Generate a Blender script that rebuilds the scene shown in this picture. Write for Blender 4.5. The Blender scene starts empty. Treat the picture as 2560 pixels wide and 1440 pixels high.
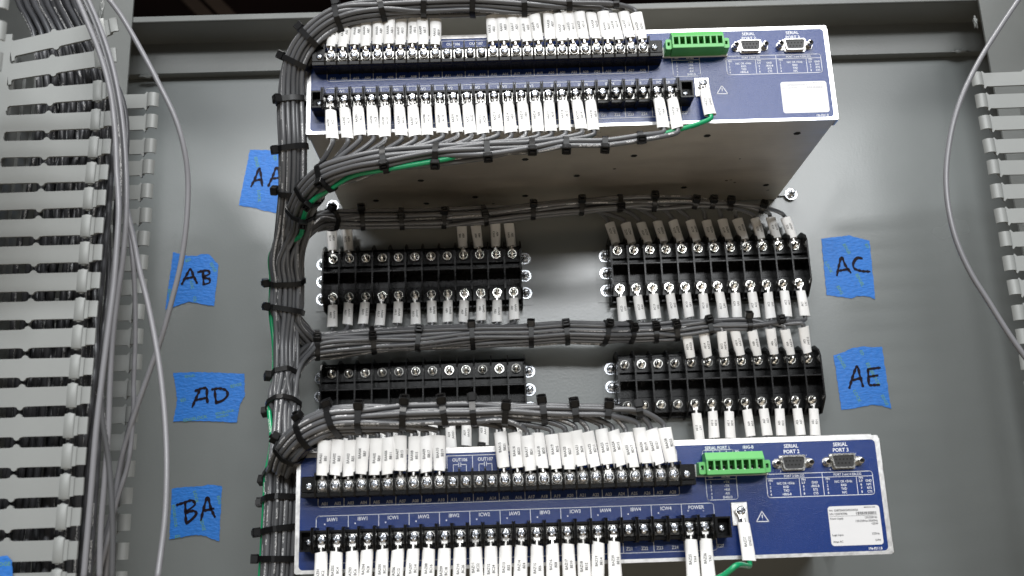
import bpy, bmesh, math, random
import numpy as np
from mathutils import Vector, Matrix

random.seed(7)
V = Vector
mm = 0.001
scene = bpy.context.scene
COL = scene.collection

# ------------------------------------------------------------------ camera
CAM = V((0.15394933, -0.94209931, -0.33920669))
RC = ((0.9994317, 0.01416681, 0.03058707),
      (-0.00565787, 0.96502575, -0.26209405),
      (-0.03323035, 0.26177205, 0.96455748))      # columns: right, forward, up
FOC = 2458.98519
RIGHT = V((RC[0][0], RC[1][0], RC[2][0])); FWD = V((RC[0][1], RC[1][1], RC[2][1])); UP = V((RC[0][2], RC[1][2], RC[2][2]))

cam_data = bpy.data.cameras.new('camera')
cam = bpy.data.objects.new('camera', cam_data)
COL.objects.link(cam)
cam.matrix_world = Matrix(((RIGHT.x, UP.x, -FWD.x, CAM.x), (RIGHT.y, UP.y, -FWD.y, CAM.y), (RIGHT.z, UP.z, -FWD.z, CAM.z), (0, 0, 0, 1)))
cam_data.sensor_fit = 'HORIZONTAL'; cam_data.sensor_width = 36.0
cam_data.lens = FOC / 2560.0 * 36.0
cam_data.clip_start = 0.02; cam_data.clip_end = 60
cam_data.dof.use_dof = True
cam_data.dof.focus_distance = 0.83
cam_data.dof.aperture_fstop = 9.0
scene.camera = cam

# ------------------------------------------------------------------ world and lamps
world = bpy.data.worlds.new('World'); scene.world = world; world.use_nodes = True
bg = world.node_tree.nodes['Background']
bg.inputs[0].default_value = (0.97, 0.98, 1.0, 1); bg.inputs[1].default_value = 0.075

def lamp(name, pos, target, sx, sy, power, col=(1, 0.985, 0.96)):
    d = bpy.data.lights.new(name, 'AREA'); d.shape = 'RECTANGLE'; d.size = sx; d.size_y = sy
    d.energy = power; d.color = col
    o = bpy.data.objects.new(name, d); COL.objects.link(o)
    o.location = pos
    o.rotation_euler = (V(target) - V(pos)).to_track_quat('-Z', 'Y').to_euler()
    return o

# ceiling lamps of the workshop: one row close above and in front, one farther back behind the photographer
lamp('ceiling_lamp_near', (0.38, -1.60, 0.84), (0.2, -0.1, 0.0), 1.7, 0.55, 15, (0.98, 0.99, 1))
lamp('ceiling_lamp_far_middle', (0.62, -6.2, 1.80), (0.2, 0, -0.1), 1.5, 0.6, 112, (0.96, 0.985, 1))
lamp('ceiling_lamp_far_right', (2.10, -6.0, 2.00), (0.4, 0, -0.05), 1.3, 0.5, 62, (0.96, 0.985, 1))
lamp('ceiling_lamp_far_left', (-1.80, -6.0, 1.90), (-0.1, 0, -0.1), 1.3, 0.5, 66, (0.96, 0.985, 1))
lamp('ceiling_lamp_overhead', (0.1, -1.3, 2.4), (0.15, -1.1, -1.6), 1.6, 0.4, 88)

scene.view_settings.view_transform = 'Standard'
scene.view_settings.look = 'None'
scene.view_settings.exposure = 0.0
scene.view_settings.gamma = 1.0
scene.view_settings.use_curve_mapping = False
scene.render.resolution_x = 1024; scene.render.resolution_y = 576
scene.render.engine = 'CYCLES'

# ------------------------------------------------------------------ helpers
def at(x, y, Y):
    d = RIGHT * ((x - 1280) / FOC) + FWD + UP * ((720 - y) / FOC)
    return CAM + d * ((Y - CAM.y) / d.y)

def proj(P):
    q = V(P) - CAM; f = q.dot(FWD)
    return 1280 + FOC * q.dot(RIGHT) / f, 720 - FOC * q.dot(UP) / f

def link(name, mesh, mat=None, parent=None):
    o = bpy.data.objects.new(name, mesh)
    COL.objects.link(o)
    if mat is not None and mesh is not None and not mesh.materials:
        mesh.materials.append(mat)
    if parent is not None:
        o.parent = parent
    return o

def tag(o, label=None, cat=None, group=None, kind=None):
    if label: o['label'] = label
    if cat: o['category'] = cat
    if group: o['group'] = group
    if kind: o['kind'] = kind
    return o

def empty(name, loc=(0, 0, 0)):
    o = bpy.data.objects.new(name, None); COL.objects.link(o); o.location = loc; o.empty_display_size = 0.01
    return o

class MB:
    """collects shapes and builds ONE mesh"""
    def __init__(s): s.v = []; s.f = []
    def add(s, verts, faces, m=None):
        n = len(s.v)
        s.v += [tuple(m @ V(p)) if m is not None else tuple(p) for p in verts]
        s.f += [tuple(i + n for i in f) for f in faces]
        return s
    def box(s, x0, x1, y0, y1, z0, z1, c=0.0, m=None):
        if c <= 0:
            p = [(x, y, z) for x in (x0, x1) for y in (y0, y1) for z in (z0, z1)]
            return s.add(p, [(0, 1, 3, 2), (4, 6, 7, 5), (0, 4, 5, 1), (2, 3, 7, 6), (0, 2, 6, 4), (1, 5, 7, 3)], m)
        bm = bmesh.new()
        bmesh.ops.create_cube(bm, size=1, matrix=Matrix.Translation(((x0 + x1) / 2, (y0 + y1) / 2, (z0 + z1) / 2)) @ Matrix.Diagonal((x1 - x0, y1 - y0, z1 - z0, 1)))
        bmesh.ops.bevel(bm, geom=bm.edges[:], offset=c, segments=1, affect='EDGES')
        bm.verts.index_update()
        s.add([v.co for v in bm.verts], [[v.index for v in f.verts] for f in bm.faces], m)
        bm.free(); return s
    def prism(s, pts, a0, a1, axis='y', m=None):
        """outline in the two other axes (x,z for y; x,y for z; y,z for x) extruded along axis"""
        n = len(pts)
        def P(p, a):
            return (p[0], a, p[1]) if axis == 'y' else ((p[0], p[1], a) if axis == 'z' else (a, p[0], p[1]))
        vs = [P(p, a0) for p in pts] + [P(p, a1) for p in pts]
        fs = [tuple(range(n)), tuple(range(2 * n - 1, n - 1, -1))]
        fs += [(i, i + n, (i + 1) % n + n, (i + 1) % n) for i in range(n)]
        return s.add(vs, fs, m)
    def ring(s, outer, inner, a0, a1, m=None):
        """frame between two outlines of equal length, in x,z, extruded along y"""
        n = len(outer)
        vs = [(p[0], a0, p[1]) for p in outer] + [(p[0], a0, p[1]) for p in inner] + [(p[0], a1, p[1]) for p in outer] + [(p[0], a1, p[1]) for p in inner]
        fs = []
        for i in range(n):
            j = (i + 1) % n
            fs += [(i, j, j + n, i + n), (i + 2 * n, i + 3 * n, j + 3 * n, j + 2 * n), (i, i + 2 * n, j + 2 * n, j), (i + n, j + n, j + 3 * n, i + 3 * n)]
        return s.add(vs, fs, m)
    def lathe(s, prof, n=16, m=None, cap=True):
        """profile (r, h); axis = -Y (towards the viewer)"""
        vs = []; fs = []
        for r, h in prof:
            vs += [(r * math.cos(2 * math.pi * k / n), -h, r * math.sin(2 * math.pi * k / n)) for k in range(n)]
        for i in range(len(prof) - 1):
            fs += [(i * n + k, i * n + (k + 1) % n, (i + 1) * n + (k + 1) % n, (i + 1) * n + k) for k in range(n)]
        if cap:
            fs += [tuple(range(n))[::-1], tuple(range((len(prof) - 1) * n, len(prof) * n))]
        return s.add(vs, fs, m)
    def mesh(s, name, smooth=False, sharp=0.7):
        me = bpy.data.meshes.new(name); me.from_pydata(s.v, [], s.f); me.update()
        bm = bmesh.new(); bm.from_mesh(me); bmesh.ops.recalc_face_normals(bm, faces=bm.faces[:]); bm.to_mesh(me); bm.free()
        if smooth:
            me.shade_smooth()
            if sharp: me.set_sharp_from_angle(angle=sharp)
        return me
    def build(s, name, mat, parent=None, smooth=False, sharp=0.7):
        return link(name, s.mesh(name, smooth, sharp), mat, parent)

def rrect(x0, x1, z0, z1, r, n=5):
    out = []
    for cx, cz, a in ((x1 - r, z1 - r, 0), (x0 + r, z1 - r, 90), (x0 + r, z0 + r, 180), (x1 - r, z0 + r, 270)):
        for k in range(n + 1):
            t = math.radians(a + 90 * k / n); out.append((cx + r * math.cos(t), cz + r * math.sin(t)))
    return out

# ------------------------------------------------------------------ materials
def new_mat(name):
    m = bpy.data.materials.new(name); m.use_nodes = True
    nt = m.node_tree; b = nt.nodes['Principled BSDF']
    return m, nt, b

def mat(name, col, rough=0.5, metal=0.0, spec=0.5, var=0.0, vscale=60, bump=0.0, bscale=900, coat=0.0, stretch=None, rvar=0.0, trans=0.0):
    m, nt, b = new_mat(name)
    b.inputs['Base Color'].default_value = (*col, 1); b.inputs['Roughness'].default_value = rough
    b.inputs['Metallic'].default_value = metal; b.inputs['Specular IOR Level'].default_value = spec
    if coat: b.inputs['Coat Weight'].default_value = coat; b.inputs['Coat Roughness'].default_value = 0.12
    L = nt.links
    tc = nt.nodes.new('ShaderNodeTexCoord'); mp = nt.nodes.new('ShaderNodeMapping'); L.new(tc.outputs['Object'], mp.inputs[0])
    if stretch: mp.inputs['Scale'].default_value = stretch
    if var or rvar:
        n = nt.nodes.new('ShaderNodeTexNoise'); n.inputs['Scale'].default_value = vscale; n.inputs['Detail'].default_value = 4
        L.new(mp.outputs[0], n.inputs['Vector'])
        if var:
            r = nt.nodes.new('ShaderNodeMapRange'); r.inputs[1].default_value = 0.25; r.inputs[2].default_value = 0.75; r.inputs[3].default_value = 1 - var; r.inputs[4].default_value = 1 + var
            L.new(n.outputs['Fac'], r.inputs[0])
            mx = nt.nodes.new('ShaderNodeVectorMath'); mx.operation = 'SCALE'; mx.inputs[0].default_value = col
            L.new(r.outputs[0], mx.inputs['Scale']); L.new(mx.outputs[0], b.inputs['Base Color'])
        if rvar:
            r2 = nt.nodes.new('ShaderNodeMapRange'); r2.inputs[1].default_value = 0.25; r2.inputs[2].default_value = 0.75; r2.inputs[3].default_value = max(rough - rvar, 0.02); r2.inputs[4].default_value = rough + rvar
            L.new(n.outputs['Fac'], r2.inputs[0]); L.new(r2.outputs[0], b.inputs['Roughness'])
    if bump:
        n2 = nt.nodes.new('ShaderNodeTexNoise'); n2.inputs['Scale'].default_value = bscale; n2.inputs['Detail'].default_value = 2
        L.new(mp.outputs[0], n2.inputs['Vector'])
        bp = nt.nodes.new('ShaderNodeBump'); bp.inputs['Strength'].default_value = bump; bp.inputs['Distance'].default_value = 0.0006
        L.new(n2.outputs['Fac'], bp.inputs['Height']); L.new(bp.outputs[0], b.inputs['Normal'])
    return m

def wire_mat(name, col, printed=True):
    m, nt, b = new_mat(name); L = nt.links; N = nt.nodes.new
    b.inputs['Roughness'].default_value = 0.30
    uv = N('ShaderNodeUVMap'); sep = N('ShaderNodeSeparateXYZ'); L.new(uv.outputs[0], sep.inputs[0])
    inf = N('ShaderNodeObjectInfo')
    def mth(op, a, c=None):
        x = N('ShaderNodeMath'); x.operation = op
        for i, q in enumerate((a, c)):
            if q is None: continue
            if isinstance(q, (int, float)): x.inputs[i].default_value = q
            else: L.new(q, x.inputs[i])
        return x.outputs[0]
    u = mth('FRACT', mth('ADD', sep.outputs[0], mth('ADD', inf.outputs['Random'], mth('MULTIPLY', sep.outputs[1], 1.3))))
    band = mth('LESS_THAN', mth('ABSOLUTE', mth('SUBTRACT', u, 0.5)), 0.055)
    cmb = N('ShaderNodeCombineXYZ'); L.new(mth('MULTIPLY', sep.outputs[1], 900), cmb.inputs[0]); L.new(mth('MULTIPLY', u, 45), cmb.inputs[1]); L.new(mth('MULTIPLY', inf.outputs['Random'], 50), cmb.inputs[2])
    nz = N('ShaderNodeTexNoise'); nz.inputs['Scale'].default_value = 1; nz.inputs['Detail'].default_value = 0; L.new(cmb.outputs[0], nz.inputs['Vector'])
    cm2 = N('ShaderNodeCombineXYZ'); L.new(mth('MULTIPLY', sep.outputs[1], 75), cm2.inputs[0]); L.new(mth('MULTIPLY', inf.outputs['Random'], 31), cm2.inputs[1])
    nz2 = N('ShaderNodeTexNoise'); nz2.inputs['Scale'].default_value = 1; nz2.inputs['Detail'].default_value = 0; L.new(cm2.outputs[0], nz2.inputs['Vector'])
    mask = mth('MULTIPLY', band, mth('MULTIPLY', mth('GREATER_THAN', nz.outputs['Fac'], 0.5), mth('GREATER_THAN', nz2.outputs['Fac'], 0.46)))
    # slight tone difference from wire to wire
    tone = N('ShaderNodeMapRange'); L.new(inf.outputs['Random'], tone.inputs[0]); tone.inputs[3].default_value = 0.82; tone.inputs[4].default_value = 1.18
    sc = N('ShaderNodeVectorMath'); sc.operation = 'SCALE'; sc.inputs[0].default_value = col; L.new(tone.outputs[0], sc.inputs['Scale'])
    if printed:
        mix = N('ShaderNodeMix'); mix.data_type = 'RGBA'; L.new(mask, mix.inputs['Factor'])
        L.new(sc.outputs[0], mix.inputs[6]); mix.inputs[7].default_value = (0.62, 0.62, 0.62, 1)
        L.new(mix.outputs[2], b.inputs['Base Color'])
    else:
        L.new(sc.outputs[0], b.inputs['Base Color'])
    return m

def steel_mat():
    m, nt, b = new_mat('brushed_steel'); L = nt.links; N = nt.nodes.new
    b.inputs['Metallic'].default_value = 1.0
    tc = N('ShaderNodeTexCoord')
    mp = N('ShaderNodeMapping'); mp.inputs['Scale'].default_value = (25, 900, 900); L.new(tc.outputs['Object'], mp.inputs[0])
    n = N('ShaderNodeTexNoise'); n.inputs['Scale'].default_value = 1; n.inputs['Detail'].default_value = 5; L.new(mp.outputs[0], n.inputs['Vector'])
    n2 = N('ShaderNodeTexNoise'); n2.inputs['Scale'].default_value = 11; n2.inputs['Detail'].default_value = 6; L.new(tc.outputs['Object'], n2.inputs['Vector'])
    r = N('ShaderNodeMapRange'); r.inputs[1].default_value = 0.3; r.inputs[2].default_value = 0.7; r.inputs[3].default_value = 0.42; r.inputs[4].default_value = 0.62; L.new(n.outputs['Fac'], r.inputs[0])
    ramp = N('ShaderNodeMix'); ramp.data_type = 'RGBA'; L.new(n2.outputs['Fac'], ramp.inputs['Factor'])
    ramp.inputs[6].default_value = (0.46, 0.41, 0.35, 1); ramp.inputs[7].default_value = (0.95, 0.88, 0.78, 1)
    # scattered dark specks and smears
    vo = N('ShaderNodeTexVoronoi'); vo.inputs['Scale'].default_value = 55; L.new(tc.outputs['Object'], vo.inputs['Vector'])
    n3 = N('ShaderNodeTexNoise'); n3.inputs['Scale'].default_value = 22; L.new(tc.outputs['Object'], n3.inputs['Vector'])
    lt = N('ShaderNodeMath'); lt.operation = 'LESS_THAN'; L.new(vo.outputs['Distance'], lt.inputs[0]); lt.inputs[1].default_value = 0.085
    gt = N('ShaderNodeMath'); gt.operation = 'GREATER_THAN'; L.new(n3.outputs['Fac'], gt.inputs[0]); gt.inputs[1].default_value = 0.58
    mu = N('ShaderNodeMath'); mu.operation = 'MULTIPLY'; L.new(lt.outputs[0], mu.inputs[0]); L.new(gt.outputs[0], mu.inputs[1])
    m2 = N('ShaderNodeMix'); m2.data_type = 'RGBA'; L.new(mu.outputs[0], m2.inputs['Factor']); L.new(ramp.outputs[2], m2.inputs[6]); m2.inputs[7].default_value = (0.10, 0.08, 0.06, 1)
    L.new(m2.outputs[2], b.inputs['Base Color']); L.new(r.outputs[0], b.inputs['Roughness'])
    bp = N('ShaderNodeBump'); bp.inputs['Strength'].default_value = 0.25; bp.inputs['Distance'].default_value = 0.0002; L.new(n.outputs['Fac'], bp.inputs['Height']); L.new(bp.outputs[0], b.inputs['Normal'])
    return m

M = {
 'panel': mat('grey_panel_paint', (0.160, 0.174, 0.174), 0.24, var=0.04, vscale=9, bump=0.09, bscale=420, rvar=0.04),
 'frame': mat('grey_frame_paint', (0.135, 0.142, 0.138), 0.30, var=0.08, vscale=20, bump=0.12, bscale=420),
 'duct': mat('grey_pvc', (0.245, 0.255, 0.250), 0.42, var=0.03, vscale=40),
 'wall': mat('dark_shop_wall', (0.006, 0.0025, 0.002), 0.9, spec=0.1, var=0.5, vscale=2),
 'floor': mat('tan_bounce_floor', (0.46, 0.38, 0.28), 0.6, var=0.1, vscale=3),
 'rack': mat('dark_rack_paint', (0.028, 0.018, 0.012), 0.8, spec=0.2, var=0.3, vscale=9),
 'black': mat('black_plastic', (0.006, 0.006, 0.0065), 0.27, spec=0.22, var=0.3, vscale=120, bump=0.10, bscale=1500),
 'tie': mat('black_nylon', (0.007, 0.007, 0.0075), 0.36, spec=0.28),
 'hole': mat('hole_black', (0.004, 0.004, 0.004), 0.9),
 'shell': mat('port_shell', (0.52, 0.51, 0.49), 0.26, metal=1, rvar=0.06, vscale=600),
 'nickel': mat('nickel_plated', (0.64, 0.63, 0.60), 0.18, metal=1, rvar=0.06, vscale=600),
 'zinc': mat('zinc_plated', (0.56, 0.58, 0.62), 0.24, metal=1, rvar=0.08, vscale=500),
 'tin': mat('tinned_copper', (0.78, 0.76, 0.73), 0.28, metal=1, rvar=0.1, vscale=500),
 'bezel': mat('brushed_aluminium', (0.84, 0.83, 0.82), 0.36, metal=1, rvar=0.08, vscale=300, bump=0.05),
 'steel': steel_mat(),
 'blue': mat('blue_enamel', (0.0025, 0.025, 0.150), 0.26, spec=0.55, var=0.10, vscale=700, bump=0.30, bscale=1300),
 'print': mat('white_ink', (0.74, 0.76, 0.80), 0.5),
 'ink': mat('black_ink', (0.02, 0.02, 0.022), 0.6),
 'ink_glare': mat('glare_paled_ink', (0.42, 0.42, 0.44), 0.6),  # label ink paled to imitate overexposure
 'sleeve': mat('white_heat_shrink', (0.85, 0.845, 0.835), 0.42, var=0.03, vscale=200, bump=0.08, bscale=500),
 'label': mat('white_label', (0.66, 0.66, 0.67), 0.30, var=0.02),
 'green': mat('green_plastic', (0.10, 0.40, 0.11), 0.38, var=0.04, vscale=100),
 'dgreen': mat('green_plastic_inside', (0.06, 0.28, 0.07), 0.5),
 'insert': mat('dark_insert', (0.014, 0.014, 0.015), 0.45),
 'tape': mat('blue_crepe_tape', (0.014, 0.145, 0.50), 0.55, var=0.16, vscale=260, bump=0.9, bscale=170, stretch=(1, 1, 2.5)),
 'tape_print': mat('green_tape_print', (0.09, 0.26, 0.16), 0.6),
 'marker': mat('marker_ink', (0.008, 0.004, 0.009), 0.6, spec=0.15),
 'wire': wire_mat('grey_insulation', (0.100, 0.102, 0.108)),
 'wire_plain': wire_mat('grey_insulation_plain', (0.20, 0.20, 0.215), False),
 'wire_dark': wire_mat('dark_grey_insulation', (0.078, 0.080, 0.088), True),
 'wire_green': wire_mat('green_insulation', (0.006, 0.24, 0.095)),
}

# ------------------------------------------------------------------ lettering (glyph cache of the built-in font)
GL = {}
def make_glyphs():
    chars = sorted(set('ABCDEFGHIJKLMNOPQRSTUVWXYZabcdefghijklmnopqrstuvwxyz0123456789+-/.,<! '))
    tmp = []
    for ch in chars + ['|']:
        for body in (ch, ch + '|'):
            cu = bpy.data.curves.new('t', 'FONT'); cu.body = body; cu.size = 1; cu.resolution_u = 2; cu.offset = 0.014
            o = bpy.data.objects.new('t', cu); COL.objects.link(o); tmp.append((ch, body, o))
    dg = bpy.context.evaluated_depsgraph_get(); dg.update()
    raw = {}
    for ch, body, o in tmp:
        e = o.evaluated_get(dg); me = e.to_mesh()
        raw[(ch, body != ch)] = ([(v.co.x, v.co.y) for v in me.vertices], [tuple(p.vertices) for p in me.polygons])
        e.to_mesh_clear()
    bar = max(p[0] for p in raw[('|', False)][0])
    H = max(p[1] for p in raw[('H', False)][0])
    for ch in chars:
        vs, fs = raw[(ch, False)]
        if ch == ' ': vs, fs = [], []
        adv = max(p[0] for p in raw[(ch, True)][0]) - bar
        GL[ch] = ([(x / H, y / H) for x, y in vs], fs, adv / H)
    for ch, body, o in tmp:
        cu = o.data; bpy.data.objects.remove(o); bpy.data.curves.remove(cu)
make_glyphs()

def text2d(s, h, align='c', xs=1.0):
    """list of (points, faces) in plane units, baseline centred vertically on the cap height"""
    w = sum(GL[c][2] for c in s) * h * xs
    x = {'c': -w / 2, 'l': 0, 'r': -w}[align]
    out = []
    for c in s:
        vs, fs, adv = GL[c]
        if fs: out.append(([(x + px * h * xs, py * h - h / 2) for px, py in vs], fs))
        x += adv * h * xs
    return out

def put_text(mb, s, h, fn, align='c', xs=1.0):
    for vs, fs in text2d(s, h, align, xs):
        mb.add([fn(x, y) for x, y in vs], fs)

# ------------------------------------------------------------------ tubes
def catmull(pts, step=0.004):
    P = [V(p) for p in pts]
    P = [P[0] * 2 - P[1]] + P + [P[-1] * 2 - P[-2]]
    out = []
    for i in range(1, len(P) - 2):
        p0, p1, p2, p3 = P[i - 1:i + 3]
        d1 = max((p1 - p0).length, 1e-6) ** .5; d2 = max((p2 - p1).length, 1e-6) ** .5; d3 = max((p3 - p2).length, 1e-6) ** .5
        m1 = (p2 - p1) + ((p1 - p0) / d1 - (p2 - p0) / (d1 + d2)) * d2
        m2 = (p2 - p1) + ((p3 - p2) / d3 - (p3 - p1) / (d2 + d3)) * d2
        n = max(2, int((p2 - p1).length / step))
        for k in range(n):
            t = k / n; t2 = t * t; t3 = t2 * t
            out.append(p1 * (2 * t3 - 3 * t2 + 1) + m1 * (t3 - 2 * t2 + t) + p2 * (-2 * t3 + 3 * t2) + m2 * (t3 - t2))
    out.append(P[-2])
    return out

def tube_mesh(name, pts, r, n=10):
    N = len(pts); vs = []; T = []
    for i in range(N):
        T.append((pts[min(i + 1, N - 1)] - pts[max(i - 1, 0)]).normalized())
    a = T[0].orthogonal().normalized()
    acc = 0; L = []
    for i in range(N):
        a = (a - T[i] * a.dot(T[i])).normalized(); b = T[i].cross(a)
        if i: acc += (pts[i] - pts[i - 1]).length
        L.append(acc)
        for k in range(n):
            t = 2 * math.pi * k / n
            vs.append(pts[i] + (a * math.cos(t) + b * math.sin(t)) * r)
    fs = []; uv = []
    for i in range(N - 1):
        for k in range(n):
            k2 = (k + 1) % n
            fs.append((i * n + k, i * n + k2, (i + 1) * n + k2, (i + 1) * n + k))
            uv += [k / n, L[i], (k + 1) / n, L[i], (k + 1) / n, L[i + 1], k / n, L[i + 1]]
    fs.append(tuple(range(n))[::-1]); fs.append(tuple(range((N - 1) * n, N * n))); uv += [0, 0] * (2 * n)
    me = bpy.data.meshes.new(name); me.from_pydata([tuple(v) for v in vs], [], fs)
    lay = me.uv_layers.new(name='UVMap'); lay.data.foreach_set('uv', uv)
    me.update(); me.shade_smooth()
    return me

# ------------------------------------------------------------------ the setting
def structure(name, mb, m, smooth=False):
    return tag(mb.build(name, m, None, smooth), kind='structure')

structure('back_panel', MB().box(-0.30, 0.75, 0.0, 0.003, -0.75, 0.186), M['panel'])
structure('bounce_floor', MB().box(-5, 5, -6, 4.4, -1.62, -1.6), M['floor'])  # added floor, out of view, bounces warm light onto the relay underside
structure('shop_wall', MB().box(-6, 6, 4.5, 4.6, -3, 6), M['wall'])
# slanted roof member seen dimly above the cabinet
rb = MB()
a0 = at(430, -40, 3.2); a1 = at(540, 70, 3.2); dd = (a1 - a0).normalized(); nn = V((dd.z, 0, -dd.x))
for off, w in ((0, 0.028), (-0.075, 0.03)):
    q = [a0 - dd * 0.6 + nn * (off - w), a0 - dd * 0.6 + nn * (off + w), a1 + dd * 0.8 + nn * (off + w), a1 + dd * 0.8 + nn * (off - w)]
    rb.prism([(p.x, p.z) for p in q], 3.15, 3.2)
tag(rb.build('roof_brace', M['rack']), 'dim slanted steel brace in the dark above the cabinet', 'brace')

# cabinet frame: top rail with turned-out flange, side posts
mb = MB()
mb.box(-0.30, 0.75, -0.012, -0.0012, 0.1555, 0.192)          # rail face
mb.box(-0.30, 0.75, -0.0535, -0.012, 0.1895, 0.192)           # flange seen from below
mb.box(-0.30, 0.75, -0.0560, -0.0535, 0.1895, 0.1960, 0.0006)          # turned front lip
tr = mb.build('top_rail', M['frame'])
tag(tr, 'grey painted top rail of the cabinet above the upper relay', 'rail')
def post(x_in, sgn, label):
    e = MB()
    xo = x_in + sgn * 0.052
    ch = 0.012
    e.prism([(x_in, -0.75), (x_in, 0.228), (x_in + sgn * ch, 0.2285 + ch), (xo, 0.2285 + ch), (xo, -0.75)], -0.0590, -0.0565)
    e.box(min(xo, xo + sgn * .0025), max(xo, xo + sgn * .0025), -0.45, -0.0565, -0.75, 0.24)
    o = e.build('side_post', M['frame'])
    tag(o, label, 'post', 'cabinet side posts')
post(-0.2045, -1, 'grey cabinet side post beside the left wiring ducts')
post(0.6500, 1, 'grey cabinet side post behind the right wiring duct')
def weld(name, p, s, parent, seed):
    rnd = random.Random(seed); bm = bmesh.new()
    bmesh.ops.create_icosphere(bm, subdivisions=3, radius=1)
    for v in bm.verts:
        k = 1 + 0.35 * (math.sin(v.co.x * 5 + seed) * math.sin(v.co.z * 6 + seed * 2) + rnd.uniform(-.2, .2))
        v.co = V(p) + V((v.co.x * s[0], v.co.y * s[1], v.co.z * s[2])) * k
    me = bpy.data.meshes.new(name); bm.to_mesh(me); bm.free(); me.shade_smooth()
    link(name, me, M['frame'], parent)
weld('weld_bead', at(2400, 128, -0.013), (0.008, 0.0015, 0.0022), tr, 3)
weld('weld_bead', at(372, 190, -0.013), (0.010, 0.0015, 0.0022), tr, 5)
weld('weld_bead', at(2438, 55, -0.054), (0.002, 0.002, 0.007), tr, 8)
weld('weld_bead', at(255, 30, -0.058), (0.003, 0.003, 0.016), bpy.data.objects['side_post'], 9)

# ------------------------------------------------------------------ wiring ducts
def finger_mesh():
    """slotted finger along +x, 0..78 mm, centred on z; outer face towards -y"""
    h = 6.4; pts = []
    def bump(x, s):
        return [(x - 4.2, s * h), (x - 2.2, s * (h + 0.5)), (x - 1.4, s * (h + 1.9)), (x, s * (h + 2.5)), (x + 1.4, s * (h + 1.9)), (x + 2.2, s * (h + 0.5)), (x + 4.2, s * h)]
    top = [(-2, h + 3.6), (0, h + 3.6), (0.3, h + 1.0), (1.5, h)] + bump(31, 1) + [(60.5, h)] + [(62.5, h + .6), (63.6, h + 2.1), (65, h + 2.6), (66.6, h + 2.1), (67.6, h + .4)] + [(71.5, h - .2)]
    bot = [(x, -z) for x, z in top][::-1]
    mb = MB()
    mb.prism([(x * mm, z * mm) for x, z in top + bot], -0.9 * mm, 0.9 * mm)
    # rounded ridge at the cover seat
    prof = []
    for k in range(7):
        t = math.pi * k / 6; prof.append((65.2 - 3.6 * math.cos(t), -0.9 - 2.1 * math.sin(t)))
    zz = ((-(h + 1.6), 0.55), (-h * .9, 1), (h * .9, 1), (h + 1.6, 0.55))
    vs = []; fs = []
    for z, k in zz: vs += [(x * mm, (-0.85 + (y + 0.9) * k) * mm, z * mm) for x, y in prof]
    for i in range(3):
        fs += [(i * 7 + j, i * 7 + j + 1, i * 7 + j + 8, i * 7 + j + 7) for j in range(6)]
    fs += [tuple(range(7))[::-1], tuple(range(21, 28))]
    mb.add(vs, fs)
    # hooked lip
    lip = [(71, -0.9), (72.5, -2.9), (75.5, -3.3), (78, -2.6), (78.2, -1.4), (76, -1.8), (73.6, -1.4), (72.6, 0.9), (71, 0.9)]
    n = len(lip); vs = []
    for z in (-h + .5, h - .9): vs += [(x * mm, y * mm, z * mm) for x, y in lip]
    mb.add(vs, [tuple(range(n)), tuple(range(2 * n - 1, n - 1, -1))] + [(i, i + n, (i + 1) % n + n, (i + 1) % n) for i in range(n)])
    return mb.mesh('finger', True, 0.5)
def rear_finger_mesh():
    """finger seen from inside the duct: flat bar, pinched neck, rolled tip"""
    h = 6.2; mb = MB()
    top = [(-2, h + 3.6), (0, h + 3.6), (0.4, h + .9), (1.6, h), (28, h), (29.5, h + 1.6), (31, h + 2.0), (32.5, h + 1.6), (34, h), (63.5, h), (65.2, h - .2), (66.4, h + 1.0), (67.0, h + 2.0), (67.9, h + 1.4), (68.3, h - 1.2)]
    mb.prism([(x * mm, z * mm) for x, z in top + [(x, -z) for x, z in top][::-1]], -0.9 * mm, 0.9 * mm)
    out = []; inn = []
    for k in range(9):
        t = math.radians(200 - 195 * k / 8); out.append((72.6 + 4.9 * math.cos(t), -0.4 - 4.2 * math.sin(t))); inn.append((72.6 + 3.6 * math.cos(t), -0.4 - 2.9 * math.sin(t)))
    lip = out + inn[::-1]; n = len(lip)
    vs = [(x * mm, y * mm, z * mm) for z in (-h + .2, h - .2) for x, y in lip]
    fs = [(i, i + n, (i + 1) % n + n, (i + 1) % n) for i in range(n)]
    for q in (0, n):
        fs += [(q + i, q + i + 1, q + n - 2 - i, q + n - 1 - i) for i in range(8)]
    mb.add(vs, fs)
    return mb.mesh('finger', True, 0.5)
FING_R = rear_finger_mesh(); FING_R.materials.append(M['duct'])
FING = finger_mesh(); FING.materials.append(M['duct'])

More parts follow.
